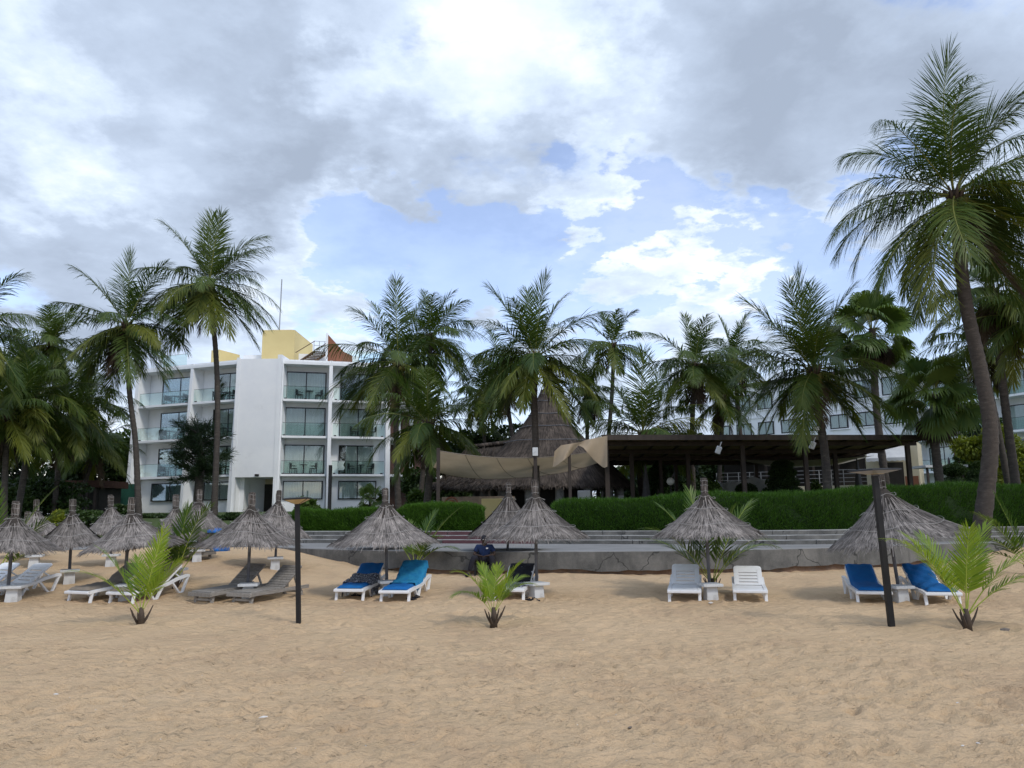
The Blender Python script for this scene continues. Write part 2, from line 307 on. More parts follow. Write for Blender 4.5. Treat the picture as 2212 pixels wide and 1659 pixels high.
M = dict(
    sand=sandmat(), wall=wallmat(), bark=trunkmat(),
    step=pm('step_concrete', (0.33, 0.325, 0.31), (0.22, 0.215, 0.205), 2.0, 0.9, 0.4, 60, dirt=(0.10, 0.10, 0.095), dirtscale=1.6, dirtlo=0.5, dirthi=0.68),
    red=pm('worn_red_paint', (0.120, 0.052, 0.058), (0.095, 0.045, 0.050), 4.0, 0.8, 0.3, 60, dirt=(0.24, 0.22, 0.21), dirtscale=3.5, dirtlo=0.62, dirthi=0.70),
    footing=pm('brown_footing', (0.16, 0.095, 0.060), (0.24, 0.165, 0.115), 3.0, 0.95, 0.6, 30, dirt=(0.12, 0.11, 0.10), dirtscale=2.0),
    pave=pm('pavement', (0.25, 0.245, 0.238), (0.19, 0.187, 0.18), 1.2, 0.85, 0.3, 50, dirt=(0.22, 0.22, 0.21), dirtscale=2.0, dirtlo=0.55, dirthi=0.8),
    lawn=pm('lawn_soil', (0.045, 0.075, 0.020), (0.075, 0.10, 0.030), 3.0, 0.95, 0.6, 30),
    white=pm('white_render', (0.86, 0.87, 0.88), (0.81, 0.825, 0.845), 0.8, 0.75, 0.15, 30, dirt=(0.68, 0.69, 0.69), dirtscale=0.9, dirtlo=0.58, dirthi=0.85),
    cream=pm('cream_render', (0.62, 0.56, 0.40), (0.56, 0.50, 0.36), 1.5, 0.8),
    yellow=pm('yellow_render', (0.70, 0.57, 0.27), (0.66, 0.53, 0.25), 0.8, 0.8),
    redclad=pm('red_cladding', (0.27, 0.110, 0.062), (0.22, 0.09, 0.052), 3.0, 0.7, stretch=(1, 1, 0.3)),
    frame=pm('black_aluminium', (0.012, 0.012, 0.014), (0.02, 0.02, 0.022), 8, 0.4),
    interior=pm('dim_room', (0.035, 0.033, 0.030), (0.05, 0.045, 0.04), 1.5, 0.9),  # near-black colour stands for the shade inside rooms and openings
    curtain=pm('sheer_curtain', (0.74, 0.76, 0.75), (0.62, 0.65, 0.64), 1.5, 0.9, stretch=(6, 6, 0.3)),
    darkcurtain=pm('brown_curtain', (0.075, 0.06, 0.05), (0.05, 0.04, 0.035), 2.5, 0.9, stretch=(6, 6, 0.3)),
    glass=glassmat('window_glass', (0.84, 0.88, 0.86), 0.05),
    rail=glassmat('balcony_glass', (0.88, 0.94, 0.92), 0.0, 0.16),
    wood=pm('dark_timber', (0.060, 0.045, 0.036), (0.035, 0.027, 0.023), 5, 0.7, 0.2, 30, stretch=(1, 1, 0.3)),
    soffit=pm('roof_boards', (0.32, 0.235, 0.165), (0.22, 0.16, 0.115), 2.5, 0.8, 0.2, 20),
    stair=pm('stair_timber', (0.13, 0.075, 0.04), (0.08, 0.05, 0.03), 5, 0.8),
    oldwood=pm('weathered_timber', (0.34, 0.315, 0.28), (0.22, 0.20, 0.178), 7, 0.85, 0.5, 60, stretch=(4, 0.6, 4), island=0.15),
    thatch=pm('thatch_straw', (0.235, 0.208, 0.188), (0.115, 0.102, 0.092), 5, 0.95, island=0.55),
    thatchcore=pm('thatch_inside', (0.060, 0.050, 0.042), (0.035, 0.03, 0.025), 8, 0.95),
    hutthatch=pm('old_thatch', (0.088, 0.070, 0.057), (0.040, 0.032, 0.027), 1.6, 0.95, island=0.5),
    rope=pm('pale_wire', (0.40, 0.385, 0.36), (0.30, 0.285, 0.265), 10, 0.8),
    pole=pm('grey_pole', (0.150, 0.155, 0.170), (0.095, 0.095, 0.10), 4, 0.55, dirt=(0.26, 0.26, 0.26), dirtscale=5, dirtlo=0.6, dirthi=0.7),
    tablew=pm('painted_concrete', (0.62, 0.63, 0.63), (0.52, 0.525, 0.52), 4, 0.85, 0.3, 40, dirt=(0.33, 0.31, 0.28), dirtscale=5, dirtlo=0.55, dirthi=0.75),
    plastic=pm('white_plastic', (0.80, 0.80, 0.80), (0.74, 0.74, 0.73), 3, 0.45, dirt=(0.56, 0.52, 0.46), dirtscale=4, dirtlo=0.58, dirthi=0.8),
    blue=pm('blue_cushion_fabric', (0.006, 0.125, 0.36), (0.005, 0.10, 0.31), 5, 0.8, 0.5, 9, 0.02),
    bluewet=pm('turquoise_towel', (0.025, 0.24, 0.42), (0.012, 0.17, 0.37), 7, 0.9, 0.5, 30, 0.01),
    tarp=pm('blue_tarpaulin', (0.03, 0.20, 0.62), (0.02, 0.13, 0.46), 5, 0.5, 0.6, 6, 0.05),
    taupe=pm('taupe_cushion_fabric', (0.26, 0.22, 0.175), (0.20, 0.17, 0.135), 5, 0.85, 0.4, 12, 0.02),
    black=pm('black_cloth', (0.012, 0.012, 0.016), (0.024, 0.024, 0.03), 6, 0.9, 0.4, 14, 0.02),
    print=patternmat('black_white_print', (0.012, 0.012, 0.018), (0.42, 0.43, 0.46), 42),
    print2=patternmat('navy_white_print', (0.015, 0.02, 0.07), (0.50, 0.52, 0.56), 22),
    post=pm('black_post', (0.010, 0.010, 0.011), (0.018, 0.017, 0.017), 4, 0.5),
    lamp=pm('amber_lamp_panel', (0.55, 0.43, 0.24), (0.45, 0.34, 0.18), 6, 0.4),
    opal=pm('opal_globe', (0.80, 0.78, 0.72), (0.74, 0.72, 0.66), 4, 0.3),
    sail=clothmat('beige_sailcloth', (0.56, 0.44, 0.31), (0.47, 0.365, 0.255), 0.35, 1.1),
    palesail=clothmat('pale_sailcloth', (0.66, 0.60, 0.50), (0.56, 0.50, 0.41), 0.3, 1.5),
    sheet=clothmat('white_sheet', (0.70, 0.70, 0.70), (0.55, 0.56, 0.57), 0.15, 2.0),
    skin=pm('dark_skin', (0.052, 0.031, 0.022), (0.040, 0.024, 0.017), 8, 0.55),
    shirt=pm('navy_shirt', (0.012, 0.028, 0.085), (0.009, 0.020, 0.062), 9, 0.9, 0.5, 12, 0.02),
    trouser=pm('black_trousers', (0.012, 0.012, 0.018), (0.018, 0.018, 0.024), 9, 0.9),
    greyc=pm('grey_canvas', (0.115, 0.112, 0.115), (0.08, 0.078, 0.08), 6, 0.9),
    metal=pm('brushed_steel', (0.42, 0.42, 0.42), (0.34, 0.34, 0.34), 8, 0.4, metal=0.6),
    palm=leafmat('palm_leaflets', (0.036, 0.074, 0.016), (0.095, 0.138, 0.026), 0.36, 0.45),
    palmold=leafmat('old_palm_leaflets', (0.060, 0.105, 0.018), (0.155, 0.170, 0.024), 0.35, 0.5),
    palmdead=leafmat('dead_palm_leaflets', (0.045, 0.032, 0.022), (0.095, 0.066, 0.040), 0.12, 0.8),
    palmyoung=leafmat('young_palm_leaflets', (0.120, 0.225, 0.024), (0.280, 0.375, 0.034), 0.42, 0.45),
    palmmid=leafmat('half_grown_palm_leaflets', (0.050, 0.105, 0.016), (0.115, 0.180, 0.024), 0.38, 0.45),
    rachis=pm('frond_stalk', (0.20, 0.215, 0.050), (0.14, 0.15, 0.035), 6, 0.55),
    rachisy=pm('young_frond_stalk', (0.36, 0.42, 0.06), (0.28, 0.34, 0.05), 6, 0.55),
    rachisd=pm('dead_stalk', (0.085, 0.06, 0.042), (0.055, 0.04, 0.03), 6, 0.8),
    nut=pm('coconut_husk', (0.20, 0.155, 0.035), (0.11, 0.12, 0.03), 4, 0.6),
    fan=leafmat('fan_leaf', (0.050, 0.100, 0.020), (0.110, 0.165, 0.032), 0.28, 0.45),
    hedge=leafmat('hedge_needles', (0.032, 0.090, 0.008), (0.090, 0.195, 0.016), 0.25, 0.6),
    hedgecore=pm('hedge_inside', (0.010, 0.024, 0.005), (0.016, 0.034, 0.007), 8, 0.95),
    pine=leafmat('pine_needles', (0.016, 0.036, 0.012), (0.040, 0.066, 0.022), 0.2, 0.6),
    broad=leafmat('broad_leaves', (0.030, 0.065, 0.012), (0.085, 0.140, 0.022), 0.3, 0.5),
    dark=leafmat('shade_leaves', (0.016, 0.036, 0.010), (0.045, 0.080, 0.018), 0.25, 0.5),
    lime=leafmat('lime_leaves', (0.090, 0.140, 0.014), (0.230, 0.250, 0.024), 0.3, 0.5),
    rust=pm('rust_brown_screen', (0.120, 0.050, 0.030), (0.080, 0.036, 0.024), 3.0, 0.7, stretch=(1, 1, 0.3)),
    brick=pm('brown_brick', (0.085, 0.042, 0.030), (0.060, 0.032, 0.024), 3, 0.9),
    green=pm('green_mesh', (0.030, 0.120, 0.085), (0.022, 0.09, 0.065), 4, 0.8),
    pebble=pm('beach_stone', (0.20, 0.17, 0.14), (0.12, 0.10, 0.085), 9, 0.9),
    shell=pm('pale_shell', (0.66, 0.62, 0.57), (0.55, 0.52, 0.48), 9, 0.7),
)

# ------------------------------------------------------------------ mesh helpers
class MB:
    def __init__(s): s.v = []; s.f = []; s.m = []
    def add(s, v, f, mi=0):
        b = len(s.v); s.v += [tuple(p) for p in v]
        for q in f: s.f.append(tuple(b + i for i in q)); s.m.append(mi)
    def box(s, x0, x1, y0, y1, z0, z1, T=None, mi=0):
        v = [Vector((x, y, z)) for z in (z0, z1) for y in (y0, y1) for x in (x0, x1)]
        if T is not None: v = [T @ p for p in v]
        s.add(v, [(0, 2, 3, 1), (4, 5, 7, 6), (0, 1, 5, 4), (2, 6, 7, 3), (0, 4, 6, 2), (1, 3, 7, 5)], mi)
        return s
    def beam(s, a, b, w, h, up=(0, 0, 1), mi=0):
        a, b = Vector(a), Vector(b); d = (b - a); L = d.length; d.normalize()
        u = Vector(up)
        if abs(d.dot(u)) > 0.98: u = Vector((0, 1, 0))
        x = d.cross(u).normalized(); z = x.cross(d)
        T = Matrix((( x.x, d.x, z.x, a.x), (x.y, d.y, z.y, a.y), (x.z, d.z, z.z, a.z), (0, 0, 0, 1)))
        return s.box(-w / 2, w / 2, 0, L, -h / 2, h / 2, T, mi)
    def tube(s, pts, rad, n=8, mi=0, cap=True):
        pts = [Vector(p) for p in pts]
        if isinstance(rad, (int, float)): rad = [rad] * len(pts)
        b = len(s.v); ref = None
        for i, p in enumerate(pts):
            t = (pts[min(i + 1, len(pts) - 1)] - pts[max(i - 1, 0)]).normalized()
            if ref is None:
                ref = Vector((1, 0, 0)) if abs(t.x) < 0.9 else Vector((0, 1, 0))
            x = (ref - t * ref.dot(t)).normalized(); ref = x; y = t.cross(x)
            for k in range(n):
                a = 2 * math.pi * k / n
                s.v.append(tuple(p + (x * math.cos(a) + y * math.sin(a)) * rad[i]))
        for i in range(len(pts) - 1):
            for k in range(n):
                k2 = (k + 1) % n
                s.f.append((b + i * n + k, b + i * n + k2, b + (i + 1) * n + k2, b + (i + 1) * n + k)); s.m.append(mi)
        if cap:
            s.f.append(tuple(b + k for k in reversed(range(n)))); s.m.append(mi)
            s.f.append(tuple(b + (len(pts) - 1) * n + k for k in range(n))); s.m.append(mi)
        return s
    def lathe(s, prof, n=24, c=(0, 0, 0), mi=0, cap=True, fn=None):
        b = len(s.v)
        for i, (r, z) in enumerate(prof):
            for k in range(n):
                a = 2 * math.pi * k / n
                rr = r * (fn(a, i) if fn else 1)
                s.v.append((c[0] + rr * math.cos(a), c[1] + rr * math.sin(a), c[2] + z))
        for i in range(len(prof) - 1):
            for k in range(n):
                k2 = (k + 1) % n
                s.f.append((b + i * n + k, b + i * n + k2, b + (i + 1) * n + k2, b + (i + 1) * n + k)); s.m.append(mi)
        if cap:
            s.f.append(tuple(b + k for k in reversed(range(n)))); s.m.append(mi)
            s.f.append(tuple(b + (len(prof) - 1) * n + k for k in range(n))); s.m.append(mi)
        return s
    def grid(s, rows, mi=0):
        b = len(s.v); n = len(rows[0])
        for r in rows: s.v += [tuple(p) for p in r]
        for i in range(len(rows) - 1):
            for k in range(n - 1):
                s.f.append((b + i * n + k, b + i * n + k + 1, b + (i + 1) * n + k + 1, b + (i + 1) * n + k)); s.m.append(mi)
        return s
    def build(s, name, mat, parent=None, smooth=False, bevel=0.0):
        me = bpy.data.meshes.new(name)
        me.from_pydata(s.v, [], s.f)
        mats = mat if isinstance(mat, (list, tuple)) else [mat]
        for k in mats: me.materials.append(M[k])
        if len(mats) > 1: me.polygons.foreach_set('material_index', s.m)
        if smooth: me.polygons.foreach_set('use_smooth', [True] * len(s.f))
        me.update()
        o = link(name, me, parent)
        if bevel:
            md = o.modifiers.new('bevel', 'BEVEL'); md.width = bevel; md.segments = 2; md.limit_method = 'ANGLE'
        return o
def link(name, data, parent=None):
    o = bpy.data.objects.new(name, data); col.objects.link(o)
    if parent is not None:
        o.parent = parent
        if parent.parent is None: o.matrix_parent_inverse = parent.matrix_basis.inverted()
    return o
def np_mesh(name, verts, quads, mats, parent=None, mi=None, smooth=False):
    me = bpy.data.meshes.new(name)
    nv, nq = len(verts), len(quads)
    me.vertices.add(nv); me.vertices.foreach_set('co', np.asarray(verts, np.float32).ravel())
    me.loops.add(nq * 4); me.loops.foreach_set('vertex_index', np.asarray(quads, np.int32).ravel())
    me.polygons.add(nq); me.polygons.foreach_set('loop_start', np.arange(nq, dtype=np.int32) * 4)
    mats = mats if isinstance(mats, (list, tuple)) else [mats]
    for k in mats: me.materials.append(M[k])
    if mi is not None: me.polygons.foreach_set('material_index', np.asarray(mi, np.int32))
    if smooth: me.polygons.foreach_set('use_smooth', np.ones(nq, bool))
    me.update(calc_edges=True)
    return link(name, me, parent)
def tag(o, label=None, cat=None, group=None, kind=None):
    if label: o['label'] = label
    if cat: o['category'] = cat
    if group: o['group'] = group
    if kind: o['kind'] = kind
    return o
def thing(name, loc, label, cat, group=None, rotz=0.0, rx=0.0, ry=0.0):
    o = bpy.data.objects.new(name, None); col.objects.link(o)
    o.empty_display_size = 0.3
    o.location = loc; o.rotation_euler = (rx, ry, rotz)
    return tag(o, label, cat, group)
def local(o, parent):
    """parts modelled in the thing's own frame"""
    o.parent = parent; o.matrix_parent_inverse = Matrix.Identity(4); return o
def copy_tree(o, parent=None):
    c = o.copy(); col.objects.link(c)
    if parent is not None: c.parent = parent
    for ch in list(o.children): copy_tree(ch, c)
    return c
def sstep(a, b, x):
    t = np.clip((x - a) / (b - a), 0, 1); return t * t * (3 - 2 * t)
def unit(a): return a / np.maximum(np.linalg.norm(a, axis=-1, keepdims=True), 1e-9)
def leaves(pts, dirs, length, width, seed=0, droop=0.0):
    """one folded blade per point: two quads along dir"""
    r = np.random.default_rng(seed); n = len(pts)
    d = unit(dirs); rv = r.normal(size=(n, 3)); s = unit(np.cross(d, rv))
    L = np.broadcast_to(length, n)[:, None]; W = np.broadcast_to(width, n)[:, None] * 0.5
    p1 = pts + d * L * 0.5; d2 = unit(d + np.array([0, 0, -droop])); p2 = p1 + d2 * L * 0.5
    v = np.stack([pts - s * W * 0.5, pts + s * W * 0.5, p1 + s * W, p1 - s * W, p2 + s * W * 0.12, p2 - s * W * 0.12], 1)
    q = np.array([[0, 1, 2, 3], [3, 2, 4, 5]])[None] + (np.arange(n) * 6)[:, None, None]
    return v.reshape(-1, 3), q.reshape(-1, 4)
# ------------------------------------------------------------------ ground
def interp(tbl, x):
    return np.interp(x, [p[0] for p in tbl], [p[1] for p in tbl])
EDGE = [(-60, 19), (-22, 22.4), (-15.6, 24.2), (-12.5, 26.3), (-9.5, 26.7), (-7.9, 25.7), (-5.8, 23.7), (-2.5, 21.8), (0, 21.2), (1.8, 20.95),
        (4.5, 20.75), (7, 21.05), (10, 22.0), (12.8, 23.2), (15.2, 23.7), (60, 24.4)]
STEP = [(-11, 29.4), (-8, 28.4), (1, 25.5), (7.6, 23.4), (10, 23.4), (12, 24.0), (15.7, 24.8), (60, 26.0)]
_xs = np.linspace(-62, 62, 1241)
def smooth_tbl(tbl, w):
    y = interp(tbl, _xs); k = np.hanning(w); k /= k.sum()
    yp = np.pad(y, w // 2, mode='edge'); return np.convolve(yp, k, 'valid')[:len(_xs)]
_edge, _step = smooth_tbl(EDGE, 31), smooth_tbl(STEP, 31)
def yedge(x): return np.interp(x, _xs, _edge)
def ystep(x): return np.interp(x, _xs, _step)
def sandz(x, y):
    x = np.asarray(x, float); y = np.asarray(y, float)
    e = np.minimum(yedge(x), 27.0)
    left = sstep(-2.5, -8.5, x) * 0.66 * sstep(15.0, 26.0, y)
    right = sstep(11.0, 16.5, x) * 0.50 * sstep(18.0, 23.5, y)
    base = 0.13 * sstep(15.0, 21.0, y)
    und = 0.035 * np.sin(x * 0.55 + 1.3) * np.sin(y * 0.42 + 0.4) + 0.02 * np.sin(x * 1.3 + y * 0.9)
    return np.maximum(base, 0) + left * 0.9 + right + und * sstep(2, 9, y) - 0.06 * sstep(4, -25, y) * 8
def gnd(x, y):
    """point of the beach seen at this spot"""
    d = ray(x, y); lo, hi = 3.0, 27.0
    f = lambda Y: (EYE.z + d.z * Y / d.y) - float(sandz(d.x * Y / d.y, Y))
    for Y in np.arange(3.0, 27.0, 0.1):
        if f(Y) <= 0: hi = Y; lo = Y - 0.1; break
    for _ in range(25):
        m = (lo + hi) / 2
        if f(m) > 0: lo = m
        else: hi = m
    Y = (lo + hi) / 2
    return Vector((d.x * Y / d.y, Y, float(sandz(d.x * Y / d.y, Y))))

def axis(segs):
    out = []
    for a, b, st in segs: out += list(np.arange(a, b, st))
    return np.array(out + [segs[-1][1]])
gx = axis([(-160, -40, 10), (-40, -14, 0.6), (-14, -5, 0.10), (-5, 5, 0.048), (5, 14, 0.10), (14, 40, 0.6), (40, 160, 10)])
gy = axis([(-60, -4, 4), (-4, 4.0, 0.4), (4.0, 9, 0.042), (9, 17, 0.075), (17, 27.6, 0.2)])
GX, GY = np.meshgrid(gx, gy)
GZ = sandz(GX, GY)
# footprints and scuffs trodden into the sand
def cell(v, grid): return np.searchsorted(grid, v)
def dents(n, x0, x1, y0, y1, r0, r1, d0, d1, ang=None):
    global GZ
    for k in range(n):
        cx, cy = rng.uniform(x0, x1), rng.uniform(y0, y1)
        if abs(cx) > 0.72 * cy + 1.5: continue
        rr = rng.uniform(r0, r1); a = rng.uniform(0, math.pi) if ang is None else rng.normal(ang, 0.5)
        el = rng.uniform(1.3, 2.6); dp = rng.uniform(d0, d1)
        R3 = rr * el * 2.2
        i0, i1 = cell(cx - R3, gx), cell(cx + R3, gx); j0, j1 = cell(cy - R3, gy), cell(cy + R3, gy)
        if i1 - i0 < 2 or j1 - j0 < 2: continue
        X = GX[j0:j1, i0:i1] - cx; Y = GY[j0:j1, i0:i1] - cy
        u = (X * math.cos(a) + Y * math.sin(a)) / (rr * el); v = (-X * math.sin(a) + Y * math.cos(a)) / rr
        q = u * u + v * v
        GZ[j0:j1, i0:i1] += -dp * np.exp(-q * 1.6) + dp * 0.45 * np.exp(-((np.sqrt(q) - 1.35) ** 2) * 5)
dents(5200, -13, 13, 4.2, 17, 0.05, 0.11, 0.010, 0.032)
dents(9000, -8, 8, 4.2, 11, 0.025, 0.055, 0.010, 0.026)
dents(900, -12, 12, 13, 24, 0.10, 0.22, 0.01, 0.035)
def trail(x, y, a, n):
    global GZ
    for k in range(n):
        s = 0.09 if k % 2 else -0.09
        cx = x + 0.62 * k * math.cos(a) - s * math.sin(a); cy = y + 0.62 * k * math.sin(a) + s * math.cos(a); a += rng.normal(0, 0.05)
        u = (GX - cx) * math.cos(a) + (GY - cy) * math.sin(a); v = -(GX - cx) * math.sin(a) + (GY - cy) * math.cos(a)
        q = (u / 0.15) ** 2 + (v / 0.062) ** 2
        GZ += -0.040 * np.exp(-q ** 2) + 0.016 * np.exp(-((np.sqrt(q) - 1.35) ** 2) * 8)
trail(-6.5, 5.6, 0.55, 20); trail(3.5, 4.6, 2.2, 14); trail(1.0, 7.5, 0.12, 15); trail(-2.0, 11.5, -0.1, 16)
# hollows round the foot of the young palms
for (hx, hy) in ((303, 1349), (1066, 1350), (2090, 1357)):
    g = gnd(hx, hy); q = ((GX - g.x) ** 2 + (GY - g.y) ** 2)
    GZ += -0.05 * np.exp(-q / 0.10) + 0.035 * np.exp(-((np.sqrt(q) - 0.62) ** 2) / 0.05)
idx = np.arange(GX.size).reshape(GX.shape)
quads = np.stack([idx[:-1, :-1], idx[:-1, 1:], idx[1:, 1:], idx[1:, :-1]], -1).reshape(-1, 4)
beach = np_mesh('sand', np.stack([GX, GY, GZ], -1).reshape(-1, 3), quads, 'sand', smooth=True)
tag(beach, kind='structure')

def gardenz(x, y):
    x = np.asarray(x, float); y = np.asarray(y, float)
    s = np.where(x < -10.5, 30.5, ystep(x) + 1.55)
    rt = 1.11 + 0.5 * sstep(s + 1, 44, y) + 0.25 * sstep(44, 56, y)
    lt = 0.70 + 1.16 * sstep(30.0, 50, y)
    k = sstep(-12.5, -9.5, x)
    z = lt * (1 - k) + rt * k
    return np.where(y < s, 0.55, z)
ax_ = axis([(-900, -60, 120), (-60, 60, 0.75), (60, 900, 120)])
NY = 44
rows = []
for j in range(NY + 1):
    t = j / NY
    r = []
    for x in ax_:
        s = 30.5 if x < -10.5 else float(ystep(x)) + 1.55
        y = s + 0.004 + (30 * t / 0.8 if t < 0.8 else 30 + (t - 0.8) / 0.2 * 900)
        z = float(gardenz(x, y))
        r.append((x, y, z))
    rows.append(r)
tag(MB().grid(rows).build('garden_ground', 'lawn', smooth=True), kind='structure')

# terrace: a curved concrete apron above the beach
xs = np.concatenate([np.arange(-60, -24, 4), np.arange(-24, 24, 0.25), np.arange(24, 61, 4)])
mb = MB()
top = [(x, float(yedge(x)), 0.73) for x in xs]
lip = [(x, float(yedge(x)) - 0.015, 0.715) for x in xs]
wob = lambda x: 0.03 * math.sin(x * 1.7) + 0.02 * math.sin(x * 4.3 + 1) + 0.012 * math.sin(x * 11)
low = [(x, float(yedge(x)) - 0.03, 0.24 + wob(x)) for x in xs]
und = [(x, float(yedge(x)) + 0.16, 0.235 + wob(x)) for x in xs]
mb.grid([und, low, lip])
mb.build('terrace_wall', 'wall')
tag(bpy.data.objects['terrace_wall'], 'stained curved concrete retaining wall between beach and terrace', 'wall')
mb = MB(); mb.grid([[(x, float(yedge(x)) + 0.07, -0.4) for x in xs], [(x, float(yedge(x)) + 0.07, 0.30) for x in xs]])
mb.build('footing', 'footing', bpy.data.objects['terrace_wall'])
mb = MB()
mb.grid([lip, top, [(x, float(yedge(x)) + 1.0, 0.732) for x in xs], [(x, 31.0 if x < -10.5 else float(ystep(x)) + 0.6, 0.735) for x in xs],
         [(x, 36.0, 0.735) if x < -10.5 else (x, float(ystep(x)) + 1.0, 0.735) for x in xs]])
tag(mb.build('terrace_pavement', 'pave'), kind='structure')

# three long steps made of cast slabs
stp = bpy.data.objects.new('steps', None); col.objects.link(stp); stp.location = (0, 26, 0.73); tag(stp, kind='structure')
for lv in range(3):
    z0, z1 = (0.6 if lv == 0 else 0.73 + 0.127 * lv - 0.02), 0.73 + 0.127 * (lv + 1)
    off = 0.5 * lv
    x = -10.6 + 0.5 * lv
    while x < 40:
        w = rng.uniform(1.7, 3.4)
        red = -3.3 + 0.25 * lv < x + w / 2 < 1.0 - 0.1 * lv
        if red: w = min(w, 1.6)
        gap = 0.012; n = 5; sh = rng.uniform(-0.015, 0.015)
        X = np.linspace(x + gap, x + w - gap, n)
        f = [(a, float(ystep(a)) + off + sh, z0) for a in X]
        t1 = [(a, float(ystep(a)) + off + sh, z1 - 0.012) for a in X]
        t2 = [(a, float(ystep(a)) + off + 0.012 + sh, z1) for a in X]
        bk = [(a, float(ystep(a)) + 1.60, z1) for a in X]
        b2 = [(a, float(ystep(a)) + 1.60, z0) for a in X]
        m2 = MB(); m2.grid([f, t1], mi=1); m2.grid([t1, t2, bk, b2])
        m2.add([f[0], t1[0], t2[0], bk[0], b2[0]], [(0, 1, 2, 3, 4)]); m2.add([f[-1], t1[-1], t2[-1], bk[-1], b2[-1]], [(4, 3, 2, 1, 0)])
        m2.build('step_slab', ['step', 'red' if red else 'wall'], stp)
        x += w

# ------------------------------------------------------------------ clipped hedges
def hedge(name, xa, xb, yf, ztop, depth, label, n, seed, zb=1.02):
    r = np.random.default_rng(seed)
    root = thing(name, (0.5 * (xa + xb), float(yf(0.5 * (xa + xb))) + depth / 2, zb), label, 'hedge')
    X = np.linspace(xa, xb, 60); rows = []
    for x in X:
        e = min(1, (x - xa) / 0.5, (xb - x) / 0.5); e = max(e, 0.02) ** 0.5
        y0 = float(yf(x)); zt = ztop(x); h = (zt - zb - 0.06) * (0.75 + 0.25 * e)
        dd = depth * (0.6 + 0.4 * e); ym = y0 + depth / 2
        sec = [(-0.42, 0), (-0.5, 0.35), (-0.48, 0.75), (-0.38, 0.94), (-0.2, 1.0), (0.2, 1.0), (0.4, 0.94), (0.5, 0.7), (0.45, 0)]
        rows.append([(x, ym + a * (dd - 0.1), zb + b * h) for a, b in sec])
    m = MB(); m.grid(rows); m.add(rows[0], [tuple(range(9))]); m.add(rows[-1], [tuple(reversed(range(9)))])
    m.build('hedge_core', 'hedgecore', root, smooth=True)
    x = r.uniform(xa, xb, n); t = r.uniform(0, 1, n)
    y0 = np.array([float(yf(a)) for a in x]); zt = np.array([ztop(a) for a in x])
    e = np.clip(np.minimum((x - xa) / 0.5, (xb - x) / 0.5), 0.02, 1) ** 0.5
    h = (zt - zb - 0.06) * (0.75 + 0.25 * e)
    front = r.uniform(0, 1, n) < 0.68
    lump = 0.07 * np.sin(x * 2.1 + t * 3) + 0.05 * np.sin(x * 5.3 + 1 + t * 7) + 0.05 * np.sin(x * 0.8 + 2) + 0.03 * np.sin(x * 11 + t * 5)
    yy = np.where(front, y0 + 0.03 + 0.10 * np.maximum(t - 0.75, 0) ** 1.0 + lump * 0.5 + depth * 0.2 * (1 - e), y0 + 0.1 + t * (depth - 0.2))
    zz = np.where(front, zb + t * h, zb + h * (1 - 0.12 * (2 * t - 1) ** 4) + lump * 0.5)
    p = np.stack([x, yy, zz], 1)
    d = np.where(front[:, None], np.stack([r.normal(0, 0.35, n), -0.55 + 0 * x, 0.5 + 0.5 * t], 1), np.stack([r.normal(0, 0.3, n), r.normal(-0.15, 0.3, n), 1 + 0 * x], 1))
    v, q = leaves(p, d + r.normal(0, 0.2, (n, 3)), r.uniform(0.08, 0.19, n), r.uniform(0.010, 0.022, n), seed, 0.15)
    tag(np_mesh('foliage', v, q, 'hedge', root), kind='stuff')
    return root
hedge('clipped_hedge', 1.35, 26, lambda x: float(ystep(x)) + 1.7, lambda x: 2.16 + 0.11 * float(sstep(3, 7, x)) + 0.22 * float(sstep(9, 13, x)) + 0.03 * math.sin(x * 1.3),
      1.3, 'long clipped green hedge along the steps in front of the pavilion', 62000, 3)
hedge('clipped_hedge', -4.35, -1.05, lambda x: float(ystep(x)) + 1.75, lambda x: 2.06, 1.3, 'rounded clipped hedge below the beige shade sail', 12000, 4)
hedge('clipped_hedge', -8.9, -4.2, lambda x: float(ystep(x)) + 2.3, lambda x: 1.90 + 0.03 * math.sin(x * 2), 1.1, 'low clipped hedge in front of the white hotel', 13000, 5)
